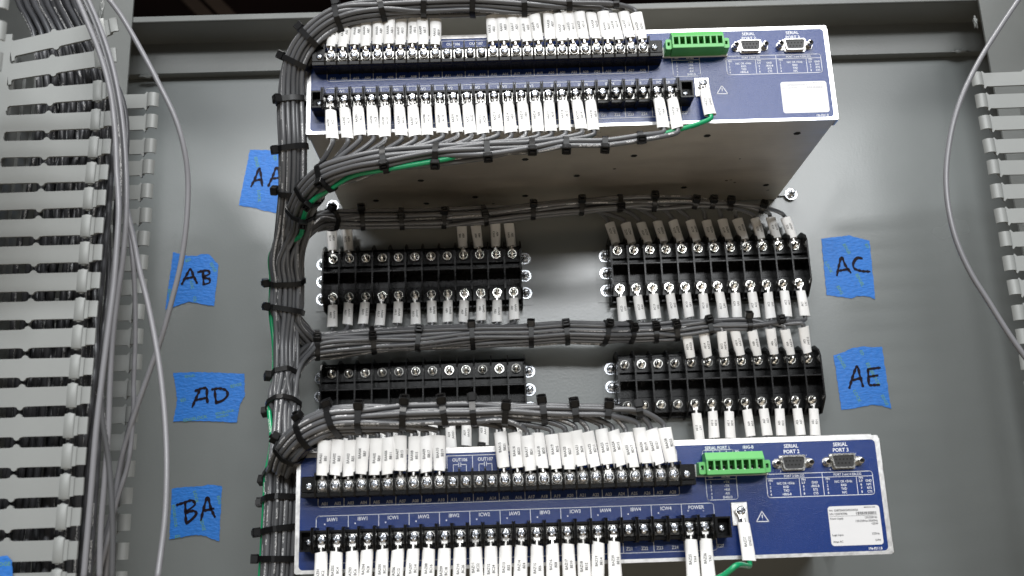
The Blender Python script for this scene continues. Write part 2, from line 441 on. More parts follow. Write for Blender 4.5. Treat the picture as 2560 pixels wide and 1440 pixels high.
def duct(label, x0, sgn, walls, base_x, z_top, z_bot):
    root = empty('wiring_duct', (x0, walls[0][0], z_bot))
    tag(root, label, 'wiring duct', 'slotted wiring ducts')
    off = V(root.location)
    ys = [w[0] for w in walls]
    b = MB()
    b.box(min(base_x, base_x - sgn * 0.0022), max(base_x, base_x - sgn * 0.0022), min(ys), max(max(ys), min(ys) + 0.085), z_bot, z_top)
    for rr in (0.3, 0.5, 0.7):
        yy = min(ys) + rr * 0.088
        b.box(min(base_x, base_x + sgn * .0025), max(base_x, base_x + sgn * .0025), yy - .0012, yy + .0012, z_bot, z_top)
    for Y, face, zs in walls:
        xa = base_x; xb = x0 - sgn * 0.0015
        if abs(xb - xa) > 1e-4: b.box(min(xa, xb), max(xa, xb), Y - 0.0009, Y + 0.0009, z_bot, z_top)
    o = b.build('duct_base', M['duct'], root); o.location = -off
    for Y, face, zs in walls:
        for z, bend in zs:
            f = link('finger', FING if face > 0 else FING_R, None, root)
            f.location = V((x0, Y, z)) - off
            f.scale = (sgn, 1, 1)
            f.rotation_euler = (random.uniform(-.03, .03), math.radians(-bend) * sgn, random.uniform(-.012, .012))
    return root

fz = [(0.0340, 13), (0.0150, 8), (-0.006, 3.2), (-0.0262, 1.0)] + [(-0.0262 - 0.0200 * k, random.uniform(-.5, .5)) for k in range(1, 20)]
rz = [(0.033 - 0.020 * k, random.uniform(-.6, .6)) for k in range(0, 22)]
duct('light grey slotted wiring duct full of wires on the left side', -0.199, 1, [(-0.284, 1, fz), (-0.195, -1, rz)], -0.212, 0.046, -0.44)
gz = [(0.0335 - 0.0202 * k, random.uniform(-.6, .6)) for k in range(0, 20)]
duct('light grey slotted wiring duct at the right edge', 0.6345, -1, [(-0.192, -1, gz)], 0.643, 0.046, -0.40)
hz = [(0.011 - 0.0202 * k, 0) for k in range(0, 7)]
duct('near grey slotted duct with rounded finger tips in the upper left corner', -0.211, 1, [(-0.416, -1, hz)], -0.218, 0.03, -0.14)

# ------------------------------------------------------------------ shared fittings
def screw_mesh(R=3.1, h=2.2, slot=0.62):
    """domed cross-recess head, axis -y, seat at y=0"""
    n = 32; rings = [1.0, 1.0, 0.93, 0.80, 0.62, 0.5, 0.36, 0.2, 0.1]
    vs = []; fs = []
    for i, q in enumerate(rings):
        for k in range(n):
            t = 2 * math.pi * k / n; x = R * q * math.cos(t); z = R * q * math.sin(t)
            y = 0 if i == 0 else h * (0.45 + 0.55 * math.sqrt(max(0, 1 - q * q)))
            if i >= 4 and min(abs(x), abs(z)) < slot * 0.62: y -= 0.9 * min(1, (0.75 - q) * 3)
            vs.append((x * mm, -y * mm, z * mm))
    for i in range(len(rings) - 1):
        fs += [(i * n + k, i * n + (k + 1) % n, (i + 1) * n + (k + 1) % n, (i + 1) * n + k) for k in range(n)]
    fs.append(tuple(range((len(rings) - 1) * n, len(rings) * n)))
    return MB().add(vs, fs).mesh('screw', True, 0.55)
SCREW = screw_mesh(3.3, 2.6); SCREW.materials.append(M['zinc'])
SCREW_S = screw_mesh(2.6, 1.8, 0.5); SCREW_S.materials.append(M['zinc'])
SCREW_L = screw_mesh(3.6, 3.0, 0.7); SCREW_L.materials.append(M['zinc'])

def stud_mesh():
    mb = MB(); prof = [(1.95, 0)]
    h = 0.0
    while h < 10:
        prof += [(1.95, h + .25), (1.62, h + .5)]; h += 0.5
    prof += [(1.9, 10.2), (1.75, 10.9), (1.2, 11.3)]
    mb.lathe([(r * mm, y * mm) for r, y in prof], 14)
    return mb.mesh('stud', True, 0.9)
def hex_pts(R, rot=0): return [(R * math.cos(math.pi / 3 * k + rot), R * math.sin(math.pi / 3 * k + rot)) for k in range(6)]
def nut_mesh(R=4.0, h=3.0, washer=4.6):
    mb = MB()
    mb.lathe([(washer * mm, 0), (washer * mm, 0.7 * mm)], 20)
    mb.prism([(x * mm, z * mm) for x, z in hex_pts(R)], -h * mm * 0.7, -0.7 * mm)
    mb.lathe([(R * .90 * mm, h * .7 * mm), (R * .86 * mm, h * .8 * mm), (R * .6 * mm, h * 1.0 * mm)], 18)
    return mb.mesh('nut', False)
STUD = stud_mesh(); STUD.materials.append(M['nickel'])
NUT = nut_mesh(3.9, 3.0, 4.3); NUT.materials.append(M['nickel'])
def bolt_mesh():
    mb = MB()
    mb.lathe([(6.0 * mm, 0), (6.0 * mm, 1.0 * mm)], 24)
    mb.lathe([(4.6 * mm, 1.0 * mm), (4.6 * mm, 2.2 * mm)], 20)
    mb.prism([(x * mm, z * mm) for x, z in hex_pts(4.2, .3)], -4.6 * mm, -2.2 * mm)
    mb.lathe([(3.8 * mm, 4.6 * mm), (3.6 * mm, 5.0 * mm), (2.6 * mm, 5.6 * mm)], 18)
    mb.lathe([(2.4 * mm, 5.4 * mm), (2.4 * mm, 8.8 * mm), (2.0 * mm, 9.6 * mm), (1.1 * mm, 9.9 * mm)], 14)
    return mb.mesh('mounting_bolt', True, 0.5)
BOLT = bolt_mesh(); BOLT.materials.append(M['zinc'])

# ------------------------------------------------------------------ relays
W, H, D = 0.440, 0.08734, 0.19323
DXL, DZL = -0.00116, -0.34777
A_U0, A_P, A_V, A_O = 22.25, 9.545, 61.6, 17.0      # top strip: first screw, pitch, height, seat (mm)
Z_U0, Z_P, Z_V, Z_O = 22.0, 11.125, 23.6, 13.5      # bottom strip

def line(mb, x0, z0, x1, z1, w=0.42, o=0.12):
    """printed stroke on the face (mm)"""
    d = V((x1 - x0, z1 - z0)); 
    if d.length < 1e-6: return
    d.normalize(); n = V((-d.y, d.x)) * w / 2; d = d * w * 0.5
    pts = [(x0 - d.x + n.x, z0 - d.y + n.y), (x1 + d.x + n.x, z1 + d.y + n.y), (x1 + d.x - n.x, z1 + d.y - n.y), (x0 - d.x - n.x, z0 - d.y - n.y)]
    mb.add([(x * mm, -o * mm, z * mm) for x, z in pts], [(0, 1, 2, 3)])
def poly(mb, pts, w=0.42, o=0.12, close=False):
    for a, b in zip(pts, pts[1:] + (pts[:1] if close else [])): line(mb, *a, *b, w, o)
def arcpts(cx, cz, r, a0, a1, n=5):
    return [(cx + r * math.cos(math.radians(a0 + (a1 - a0) * k / n)), cz + r * math.sin(math.radians(a0 + (a1 - a0) * k / n))) for k in range(n + 1)]
def ftext(mb, s, u, v, h, align='c', xs=0.92, o=0.12):
    put_text(mb, s, h * mm, lambda x, y: (u * mm + x, -o * mm, v * mm + y), align, xs)

def relay(loc, label, washed_out, bottom_holes):
    root = empty('relay', loc)
    tag(root, label, 'relay', 'blue faced relays')
    # chassis: folded steel cover behind the front frame
    ch = MB().box(0.6 * mm, (W / mm - .6) * mm, 0.9 * mm, D - 0.0015, 0.6 * mm, H - 0.6 * mm, 0.0009).build('chassis', M['steel'], root)
    fl = MB().box(-14 * mm, 0, D - .0032, D - .0012, 4 * mm, H - 4 * mm).box(W, W + 14 * mm, D - .0032, D - .0012, 4 * mm, H - 4 * mm)
    fl.build('mounting_flange', M['panel'], root)
    for bx, bz in ((-10.3 * mm, 7 * mm), (W + 14.5 * mm, 5 * mm), (-10.3 * mm, H - 8 * mm), (W + 14.5 * mm, H - 8 * mm)):
        b = link('mounting_bolt', BOLT, None, root); b.location = (bx, D - .0032, bz)
    out = rrect(0, W, 0, H, 1.6 * mm); inn = rrect(3.0 * mm, W - 3.0 * mm, 2.6 * mm, H - 3.2 * mm, 3.2 * mm)
    MB().ring(out, inn, -0.0002, 0.0011).build('front_frame', M['bezel'], root)
    # outer folded hem lines at the sides
    hem = MB()
    hem.box(-0.5 * mm, 0.5 * mm, 1.6 * mm, 14 * mm, 1 * mm, H - 1 * mm).box(W - 0.5 * mm, W + 1.7 * mm, 1.6 * mm, 14 * mm, 0.8 * mm, H - 2 * mm, .0004)
    hem.box(2 * mm, W - 4 * mm, 1.8 * mm, 14 * mm, H - .4 * mm, H + 1.3 * mm, .0004)
    hem.build('cover_hem', M['bezel'], root)
    fp = MB().prism(inn, 0.0000, 0.0008).build('faceplate', M['blue'], root)
    for hx, hy in bottom_holes:
        MB().prism([(hx + x * mm * 1.25, hy + y * mm * 1.25) for x, y in hex_pts(2.6)], 0.45 * mm, 0.7 * mm, 'z').build('vent_hole', M['hole'], ch)

    # ---- printing
    p = MB()                                                     # terminal group boxes and numbers, upper strip
    ul, ur = 16.4, 286.0
    poly(p, [(ul, 58), (ul, 49.5)] + arcpts(ul + 2, 49.5, 2, 180, 270) + [(ur - 2, 47.5)] + arcpts(ur - 2, 49.5, 2, 270, 360) + [(ur, 58)])
    poly(p, [(ul, 66), (ul, 80.1)] + arcpts(ul + 2, 80.1, 2, 180, 90) + [(ur - 2, 82.1)] + arcpts(ur - 2, 80.1, 2, 90, 0) + [(ur, 66)])
    for j in range(1, 14):
        u = ul + (ur - ul) * j / 14
        line(p, u, 47.5, u, 54); line(p, u, 70, u, 82.1)
    for k in range(28): ftext(p, 'A%02d' % (k + 1), 21.4 + 9.615 * k, 49.9, 2.25)
    for j, s in ((0, 'OUT101'), (1, 'OUT102'), (2, 'OUT103'), (3, 'OUT104'), (4, 'OUT105'), (5, 'OUT106'), (6, 'OUT107')):
        c = ul + (ur - ul) * (j + .5) / 14
        ftext(p, s, c, 79.0, 2.4)
        for q in (-1, 1):
            line(p, c + q * 0.75, 77.1 - .35, c + q * 0.75, 73.9, .4); poly(p, [(c + q * 0.75, 75.4), (c + q * 4.9, 75.4), (c + q * 4.9, 68.5)], .4)
    p.build('lettering', M['print'], fp)
    p = MB()                                                     # lower strip: winding names
    zl, zr = 15.3, 310.6
    poly(p, [(zl, 30), (zl, 39)] + arcpts(zl + 2, 39, 2, 180, 90) + [(zr - 2, 41)] + arcpts(zr - 2, 39, 2, 90, 0) + [(zr, 30)])
    poly(p, [(zl, 16), (zl, 9)] + arcpts(zl + 2, 9, 2, 180, 270) + [(zr - 2, 7)] + arcpts(zr - 2, 9, 2, 270, 360) + [(zr, 16)])
    names = [x + y + 'W' + str(n) for n in (1, 2, 3, 4) for x, y in (('I', 'A'), ('I', 'B'), ('I', 'C'))] + ['POWER']
    for j, s in enumerate(names):
        ftext(p, s, 27.2 + 22.52 * j, 38.3, 2.55)
        if j < 12:
            line(p, 39.0 + 22.5 * j, 30, 39.0 + 22.5 * j, 41); line(p, 39.0 + 22.5 * j, 7, 39.0 + 22.5 * j, 16)
            p.add([((21.6 + 22.5 * j + .55 * math.cos(t * .5236)) * mm, -.12 * mm, (35.0 + .55 * math.sin(t * .5236)) * mm) for t in range(12)], [tuple(range(12))])
    ftext(p, '+', 291.3, 35.9, 2.0); ftext(p, '-', 302.7, 35.9, 2.2)
    for k in range(27): ftext(p, 'Z%02d' % (k + 1), 21.8 + 11.21 * k, 10.0, 2.3)
    p.build('lettering', M['print'], fp)
    p = MB()                                                     # port names and pin tables
    ftext(p, 'SERIAL PORT 1', 317.2, 81.6, 2.3, xs=0.88); ftext(p, 'IRIG-B', 340.5, 81.4, 2.3)
    poly(p, [(305.6, 77)] + arcpts(307, 78.6, 1.3, 180, 90) + arcpts(327.6, 78.6, 1.3, 90, 0) + [(328.9, 77)], .35)
    for k in range(5): ftext(p, str(k + 1), 308.4 + 5.1 * k, 78.7, 1.3)
    ftext(p, 'N/C', 331.8, 78.8, 1.3); ftext(p, '+', 338, 78.9, 1.6); ftext(p, '-', 343, 78.9, 1.6)
    poly(p, [(306.2, 62), (306.4, 45.1)] + arcpts(308.2, 44.9, 1.8, 180, 270) + arcpts(327.6, 44.9, 1.8, 270, 360) + [(329.4, 62)], .38)
    line(p, 306.3, 58.2, 329.4, 58.2, .3); ftext(p, 'PIN', 310.2, 59.9, 1.5); ftext(p, 'EIA-485', 321.6, 59.9, 1.5)
    for k, s in enumerate(('+TX', '-TX', '+RX', '-RX', 'SHIELD')):
        v = 56.0 - 2.78 * k; ftext(p, str(k + 1), 310.0, v, 1.7); ftext(p, s, 321.8, v, 1.75)
    for u, n in ((373.0, '2'), (410.4, '3')):
        ftext(p, 'SERIAL', u, 81.2, 2.7, xs=.95); ftext(p, 'PORT ' + n, u, 77.0, 2.7, xs=.95)
        ftext(p, '1', u + 11, 73.8, 1.2); ftext(p, '9', u - 9.6, 62.5, 1.2)
    poly(p, rrect(351.8, 432.1, 43.4, 60.6, 2.0, 4), .42, close=True)
    line(p, 351.8, 57.3, 432.1, 57.0, .36); line(p, 394.2, 43.4, 394.2, 60.6, .36); line(p, 376.6, 43.4, 376.6, 57.2, .36); line(p, 419.6, 43.4, 419.6, 57.2, .36)
    ftext(p, 'PORT 2 EIA-232', 373, 58.9, 1.75, xs=.9); ftext(p, 'PORT 3 and 4 EIA-232', 413.3, 58.8, 1.75, xs=.9)
    for u0, col1, u1, col2, uc1, uc2 in ((354.4, ('N/C OR +5Vdc', 'RXD', 'TXD', '+IRIG-B'), 379.4, ('GND', '-IRIG-B', 'RTS', 'CTS'), 366.2, 388.0), (397.4, ('N/C OR +5Vdc', 'RXD', 'TXD', 'N/C'), 422.7, ('GND', 'N/C', 'RTS', 'CTS'), 409.6, 428.6)):
        ftext(p, 'PIN', u0 + .6, 55.9, 1.6); ftext(p, 'PIN', u1 + .4, 55.9, 1.6)
        for k in range(4):
            v = 53.6 - 2.68 * k
            ftext(p, str(k + 1), u0, v, 1.7); ftext(p, col1[k], uc1, v, 1.7, xs=.86)
            ftext(p, ('5,9', '6', '7', '8')[k], u1, v, 1.7); ftext(p, col2[k], uc2, v, 1.7, xs=.86)
    poly(p, [(341.6, 26.4), (350.6, 26.2), (346.2, 33.7)], .62, close=True)
    p.add([((346.15 + dx_) * mm, -.12 * mm, z_ * mm) for dx_, z_ in ((-.45, 31.2), (.45, 31.2), (.22, 28.6), (-.22, 28.6))], [(0, 1, 2, 3)])
    line(p, 346.15, 27.6, 346.15, 27.6001, .6); p.box(345.85 * mm, 346.45 * mm, -.12 * mm, 0, 27.3 * mm, 27.9 * mm)
    ftext(p, '196-0211.B', 427.4, 4.4, 1.75, xs=.9)
    p.build('lettering', M['print'], fp)
    # ---- rating label
    lb = MB().prism(rrect(395.4 * mm, 434 * mm, 7.0 * mm, 35.5 * mm, 2.2 * mm), -0.10 * mm, 0.0001).build('rating_label', M['label'], root)
    p = MB(); O = 0.2
    def lt(s, u, v, h, al='l', xs=.92): ftext(p, s, u, v, h, al, xs, O)
    lt('P/N', 396.2, 32.4, 1.3); lt('0387504X5HXX4XX', 400.0, 32.5, 1.55); lt('S/N 1220747096', 396.2, 29.9, 1.5)
    rnd = random.Random(4); u = 416.2
    while u < 431.2:
        w = rnd.choice((.22, .3, .5, .65)); p.add([(a * mm, -O * mm, b * mm) for a, b in ((u, 28.9), (u + w, 28.9), (u + w, 31.0), (u, 31.0))], [(0, 1, 2, 3)]); u += w + rnd.choice((.25, .35, .5))
    lt('MADE IN USA', 431, 34.2, 1.05, 'r')
    if not washed_out:
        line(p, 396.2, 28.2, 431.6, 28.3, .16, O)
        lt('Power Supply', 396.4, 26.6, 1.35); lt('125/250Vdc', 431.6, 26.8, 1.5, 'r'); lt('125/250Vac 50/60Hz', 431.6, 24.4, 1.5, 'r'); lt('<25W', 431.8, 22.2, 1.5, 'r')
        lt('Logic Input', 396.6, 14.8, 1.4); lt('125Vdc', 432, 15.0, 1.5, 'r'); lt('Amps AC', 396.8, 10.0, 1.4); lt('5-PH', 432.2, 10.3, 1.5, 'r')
    p.build('lettering', M['ink_glare'] if washed_out else M['ink'], lb)  # upper label: paler ink and fewer lines imitate glare washing out the print

    # ---- upper terminal strip
    st = MB()
    st.box(6.6 * mm, 296 * mm, -12.5 * mm, -0.1 * mm, 53.8 * mm, 69.2 * mm, .0004)
    st.box(6.6 * mm, 296 * mm, -16.6 * mm, -12.6 * mm, 53.8 * mm, 57.2 * mm, .0004)
    for a, b in ((6.6, 17.2), (284.8, 296)): st.box(a * mm, b * mm, -16.4 * mm, -12.6 * mm, 57.4 * mm, 68.6 * mm, .0004)
    s1 = st.build('terminal_strip', M['black'], root)
    barr = MB().prism([(-21.0 * mm, 59.5 * mm), (-21.0 * mm, 70.3 * mm), (-18 * mm, 71.5 * mm), (-0.4 * mm, 71.5 * mm), (-0.4 * mm, 53.2 * mm), (-17.2 * mm, 53.2 * mm)], -0.55 * mm, 0.55 * mm, 'x').mesh('barrier'); barr.materials.append(M['black'])
    plate = MB().box(-3.9 * mm, 3.9 * mm, -1.0 * mm, 0, -4.1 * mm, 4.6 * mm, .0002)
    plate.box(-3.9 * mm, 3.9 * mm, -2.6 * mm, -0.2 * mm, -4.9 * mm, -4.1 * mm, .0002)
    plate.box(-3.9 * mm, -3.2 * mm, -2.2 * mm, -1.0 * mm, -3.0 * mm, 3.4 * mm).box(3.2 * mm, 3.9 * mm, -2.2 * mm, -1.0 * mm, -3.0 * mm, 3.4 * mm)
    plate = plate.mesh('clamp_plate'); plate.materials.append(M['nickel'])
    for k in range(29):
        b = link('barrier', barr, None, s1); b.location.x = (A_U0 + A_P * (k - .5)) * mm
    for k in range(-1, 29):
        u = A_U0 + A_P * k
        if 0 <= k < 28:
            c = link('clamp_plate', plate, None, s1); c.location = (u * mm, -13.2 * mm, A_V * mm)
        s = link('screw', SCREW if 0 <= k < 28 else SCREW_S, None, s1)
        s.location = (u * mm, (-A_O if 0 <= k < 28 else -16.5) * mm, A_V * mm); s.rotation_euler.y = random.uniform(0, 1.57)
        if 0 <= k < 28:
            sh = MB() if k == 0 else None
    shank = MB().lathe([(1.9 * mm, 0), (1.9 * mm, 3.4 * mm)], 10).mesh('screw_shank'); shank.materials.append(M['zinc'])
    for k in range(28):
        if k in range(10, 14):
            c = link('screw_shank', shank, None, s1); c.location = ((A_U0 + A_P * k) * mm, -13.9 * mm, A_V * mm)
    # ---- lower terminal strip
    st = MB()
    st.box(6.8 * mm, 318.5 * mm, -9.5 * mm, -0.1 * mm, 15.5 * mm, 30.5 * mm, .0004)
    st.box(17 * mm, 308 * mm, -13.0 * mm, -9.6 * mm, 28.2 * mm, 30.4 * mm, .0004)
    st.box(17 * mm, 308 * mm, -11.0 * mm, -9.6 * mm, 15.6 * mm, 18.4 * mm, .0004)
    for a, b in ((6.8, 17.4), (307.6, 318.5)):
        st.box(a * mm, b * mm, -18 * mm, -9.6 * mm, 29.2 * mm, 30.5 * mm).box(a * mm, b * mm, -18 * mm, -9.6 * mm, 15.5 * mm, 16.8 * mm)
        st.box(a * mm, (a + 1.2) * mm, -18 * mm, -9.6 * mm, 16.9 * mm, 29.1 * mm).box((b - 1.2) * mm, b * mm, -18 * mm, -9.6 * mm, 16.9 * mm, 29.1 * mm)
    s2 = st.build('terminal_strip', M['black'], root)
    bz = MB()
    for q in (-1.15, .35): bz.prism([(-20.5 * mm, 17 * mm), (-22.0 * mm, 20 * mm), (-22.0 * mm, 31.0 * mm), (-20 * mm, 32.4 * mm), (-0.4 * mm, 32.4 * mm), (-0.4 * mm, 14.2 * mm), (-16 * mm, 14.2 * mm)], q * mm, (q + .8) * mm, 'x')
    bz.box(-.4 * mm, .4 * mm, -17 * mm, -.4 * mm, 14.6 * mm, 31.6 * mm)
    bz = bz.mesh('barrier'); bz.materials.append(M['black'])
    pl2 = MB().box(-4.1 * mm, 4.1 * mm, -1.0 * mm, 0, -4.8 * mm, 4.4 * mm, .0002).mesh('clamp_plate'); pl2.materials.append(M['nickel'])
    for k in range(27):
        b = link('barrier', bz, None, s2); b.location.x = (Z_U0 + Z_P * (k - .5)) * mm
    for k in range(26):
        u = Z_U0 + Z_P * k
        c = link('clamp_plate', pl2, None, s2); c.location = (u * mm, -9.7 * mm, Z_V * mm)
        s = link('screw', SCREW_L, None, s2); s.location = (u * mm, -Z_O * mm, Z_V * mm); s.rotation_euler.y = random.uniform(0, 1.57)
        c = link('screw_shank', shank, None, s2); c.location = (u * mm, -10.6 * mm, Z_V * mm)
    for u in (12.2, 313.0):
        s = link('screw', SCREW_S, None, s2); s.location = (u * mm, -10 * mm, 22.4 * mm); s.rotation_euler.y = .5
    # ---- earth tab
    g = MB().box(323.2 * mm, 335.6 * mm, -1.2 * mm, -.05 * mm, 24.0 * mm, 41.0 * mm, .0004).build('earth_tab', M['bezel'], root)
    s = link('screw', SCREW_L, None, g); s.location = (329.6 * mm, -3.4 * mm, 34.4 * mm); s.rotation_euler.y = .3
    w_ = MB().lathe([(4.4 * mm, 1.25 * mm), (4.4 * mm, 3.4 * mm)], 20).build('washer', M['tin'], g); w_.location = (329.6 * mm, 0, 34.4 * mm)
    # ---- green plug connector
    cn = MB()
    cn.box(304.6 * mm, 347.2 * mm, -9 * mm, -2 * mm, 60.6 * mm, 76.6 * mm)
    cn.prism([(-9 * mm, 70.6 * mm), (-17.5 * mm, 70.6 * mm), (-17.5 * mm, 71.6 * mm), (-13.5 * mm, 76.9 * mm), (-9 * mm, 76.9 * mm)], 304.4 * mm, 347.4 * mm, 'x')
    cn.box(304.4 * mm, 347.4 * mm, -17.5 * mm, -9 * mm, 60.4 * mm, 63.8 * mm, .0003)
    for k in range(9):
        u = 304.4 + k * (43.0 - 1.3) / 8
        cn.box(u * mm, (u + 1.3) * mm, -17.4 * mm, -9 * mm, 63.8 * mm, 70.6 * mm)
    for a, b in ((299.4, 304.3), (347.5, 352.4)):
        cx = (a + b) / 2
        o_ = rrect(a * mm, b * mm, 61.2 * mm, 70.2 * mm, 1.2 * mm, 4); i_ = [(cx * mm + 1.75 * mm * math.cos(t), 66.0 * mm + 1.75 * mm * math.sin(t)) for t in [math.atan2(q[1] - 66.0 * mm, q[0] - cx * mm) for q in o_]]
        cn.ring(o_, i_, -14 * mm, -9 * mm); cn.box(a * mm, b * mm, -9 * mm, -2 * mm, 61.2 * mm, 70.2 * mm)
    c = cn.build('plug_connector', M['green'], root)
    MB().box(298.2 * mm, 353.2 * mm, -2 * mm, -.05 * mm, 60.2 * mm, 69.5 * mm, .0003).build('connector_header', M['label'], c)
    for k in range(8):
        u = 304.4 + k * (43.0 - 1.3) / 8 + 1.3
        MB().box((u + .15) * mm, (u + 3.75) * mm, -10.0 * mm, -9.05 * mm, 63.9 * mm, 67.2 * mm).build('wire_socket', M['hole'], c)
        MB().box((u + .9) * mm, (u + 2.4) * mm, -12.2 * mm, -10.1 * mm, 63.9 * mm, 64.8 * mm).build('clamp_tongue', M['tin'], c)
    for u in (301.85, 349.95):
        s = link('screw', SCREW_S, None, c); s.location = (u * mm, -9.2 * mm, 66.0 * mm); s.scale = (.6, .6, .6)
    # ---- nine pin ports
    for uc in (372.7, 410.5):
        vc = 68.3
        def dsh(a, b, sl, r=0):
            return [((uc + x) * mm, (vc + z) * mm) for x, z in ((-a, b), (a, b), (a - sl * 1.0, -b), (-a + sl, -b))]
        def soft(pts, k=.28):
            out_ = []
            n = len(pts)
            for i in range(n):
                p0 = V(pts[i - 1]); p1 = V(pts[i]); p2 = V(pts[(i + 1) % n])
                d0 = (p0 - p1).normalized() * 1.6 * mm; d2 = (p2 - p1).normalized() * 1.6 * mm
                for t in (0, .33, .67, 1): out_.append(tuple((p1 + d0) * (1 - t) ** 2 + p1 * 2 * t * (1 - t) + (p1 + d2) * t * t))
            return out_
        port = MB().prism(rrect((uc - 15.4) * mm, (uc + 15.4) * mm, (vc - 3.6) * mm, (vc + 3.6) * mm, 3.4 * mm), -0.8 * mm, -.05 * mm)
        port.prism(soft(dsh(10.3, 6.0, 1.7)), -1.6 * mm, -.05 * mm)
        port.ring(soft(dsh(9.2, 5.2, 1.6)), soft(dsh(8.2, 4.3, 1.4)), -4.4 * mm, -1.6 * mm)
        pt = port.build('serial_port', M['shell'], root, True, 0.5)
        MB().prism(soft(dsh(8.15, 4.25, 1.4)), -3.6 * mm, -1.65 * mm).build('port_insert', M['insert'], pt)
        for row, n, z in ((0, 5, 1.45), (1, 4, -1.45)):
            for k in range(n):
                MB().lathe([(.66 * mm, 3.6 * mm), (.66 * mm, 3.7 * mm)], 10, Matrix.Translation(((uc + (k - (n - 1) / 2) * 2.75) * mm, 0, (vc + z) * mm))).build('pin_hole', M['hole'], pt)
        for q in (-12.5, 12.5):
            j = MB(); T = Matrix.Translation(((uc + q) * mm, 0, vc * mm))
            j.prism([(x * mm, z * mm) for x, z in hex_pts(2.9, .2)], -3.2 * mm, -.85 * mm, 'y', T)
            j.lathe([(2.3 * mm, 3.2 * mm), (2.3 * mm, 6.6 * mm), (1.5 * mm, 6.9 * mm), (1.35 * mm, 5.5 * mm)], 16, T, False)
            j.build('jack_screw', M['shell'], pt, True, 0.5)
            MB().lathe([(1.36 * mm, 5.6 * mm), (1.36 * mm, 5.75 * mm)], 12, T).build('jack_hole', M['hole'], pt)
    return root

LU = V((0, -D, 0)); LL = V((DXL, -D, DZL))
def hole_at(x, y):
    d = RIGHT * ((x - 1280) / FOC) + FWD + UP * ((720 - y) / FOC); t = (0.0 - CAM.z) / d.z; p = CAM + d * t
    return (p.x, p.y + D)
HOLES = [hole_at(x, y) for x, y in ((1052, 453), (1177, 404), (1313, 400), (1585, 391), (1442, 441), (1768, 341), (1710, 470), (1188, 494), (1313, 491), (940, 503), (1066, 510), (1915, 464), (1993, 335))]
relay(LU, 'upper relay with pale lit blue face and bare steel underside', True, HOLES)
relay(LL, 'lower relay with deep blue face and printed rating label', False, [])

# ------------------------------------------------------------------ terminal blocks
BP = 0.0159
def block(name_label, X0, Zu, Zl, bolts):
    zc = (Zu + Zl) / 2
    root = empty('terminal_block', (X0 + 5.5 * BP, 0, zc))
    tag(root, name_label, 'terminal block', 'black stud terminal blocks')
    xl = -6.0 * BP - 0.0012; xr = 6.0 * BP + 0.0012
    zu = Zu - zc; zl = Zl - zc
    b = MB()
    b.box(xl, xr, -0.009, -0.0004, -0.031, 0.031, .0005)
    b.box(xl, xr, -0.018, -0.009, zu - .0078, zu + .0072, .0006)      # raised seats under the two stud rows
    b.box(xl, xr, -0.018, -0.009, zl - .0075, zl + .0078, .0006)
    b.box(xl, xr, -0.0145, -0.009, zl + .0079, zu - .0079)
    base = b.build('base', M['black'], root)
    MB().box(xl, xr, -0.0335, -0.0146, 0.0012, 0.0028, .0003).build('marker_rib', M['black'], root)
    fin = MB().prism([(-0.0004, -0.0325), (-0.019, -0.0325), (-0.030, -0.0235), (-0.0345, -0.019), (-0.0345, 0.0200), (-0.031, 0.0265), (-0.020, 0.0325), (-0.0004, 0.0325)], -0.0007, 0.0007, 'x').mesh('barrier')
    fin.materials.append(M['black'])
    for k in range(13):
        f = link('barrier', fin, None, root); f.location.x = (k - 6) * BP
    for k in range(12):
        for z in (zu, zl):
            s = link('stud', STUD, None, root); s.location = ((k - 5.5) * BP, -0.018, z)
            n = link('nut', NUT, None, s); n.location.y = -0.0018; n.rotation_euler.y = random.uniform(0, 1)
            s.rotation_euler = (random.uniform(-.03, .03), 0, random.uniform(-.03, .03))
    for bx in bolts:
        for bz in (-0.0160, 0.0017, 0.0196):
            o = link('mounting_bolt', BOLT, None, root); o.location = (bx - root.location.x, -0.0008, bz); o.rotation_euler.y = random.uniform(0, 1)
        sg = 1 if bx > root.location.x else -1
        xe = xr if sg > 0 else xl
        MB().box(min(xe, xe + sg * .0105), max(xe, xe + sg * .0105), -0.0008, -0.0003, -0.028, 0.028).build('mounting_foot', M['black'] if False else M['panel'], root)
    return root
ROWS1 = (-0.0545, -0.0930); ROWS2 = (-0.1682, -0.2074)
BLK = {'AB': (-0.0061, *ROWS1), 'AC': (0.2722, *ROWS1), 'AD': (-0.0061, *ROWS2), 'AE': (0.2722, *ROWS2)}
block('black terminal block in the upper row between tapes AB and AC, left one', *BLK['AB'], (0.1813, -0.0197))
block('black terminal block beside the blue tape marked AC', *BLK['AC'], (0.2616,))
block('black terminal block without wires on its upper studs', *BLK['AD'], (0.1813, -0.0197))
block('black terminal block beside the blue tape marked AE', *BLK['AE'], (0.2606,))
def stud_pos(b, k, row):
    X0, zu, zl = BLK[b]
    return V((X0 + k * BP, -0.0200, zu if row == 'u' else zl))

# ------------------------------------------------------------------ blue tape with handwriting
def stroke(mb, pts, w, Y):
    P = [at(x, y, Y) for x, y in pts]
    P2 = catmull([(p.x, p.y, p.z) for p in P], 0.0012) if len(P) > 2 else [P[0].lerp(P[1], k / 6) for k in range(7)]
    n = len(P2); vs = []
    for i, p in enumerate(P2):
        t = (P2[min(i + 1, n - 1)] - P2[max(i - 1, 0)]).normalized(); nn = V((-t.z, 0, t.x))
        ww = w * (0.85 + 0.25 * math.sin(i * 0.9 + p.x * 900)) * (0.65 if i in (0, n - 1) else 1)
        vs += [p + nn * ww / 2, p - nn * ww / 2]
    mb.add(vs, [(2 * i, 2 * i + 1, 2 * i + 3, 2 * i + 2) for i in range(n - 1)])

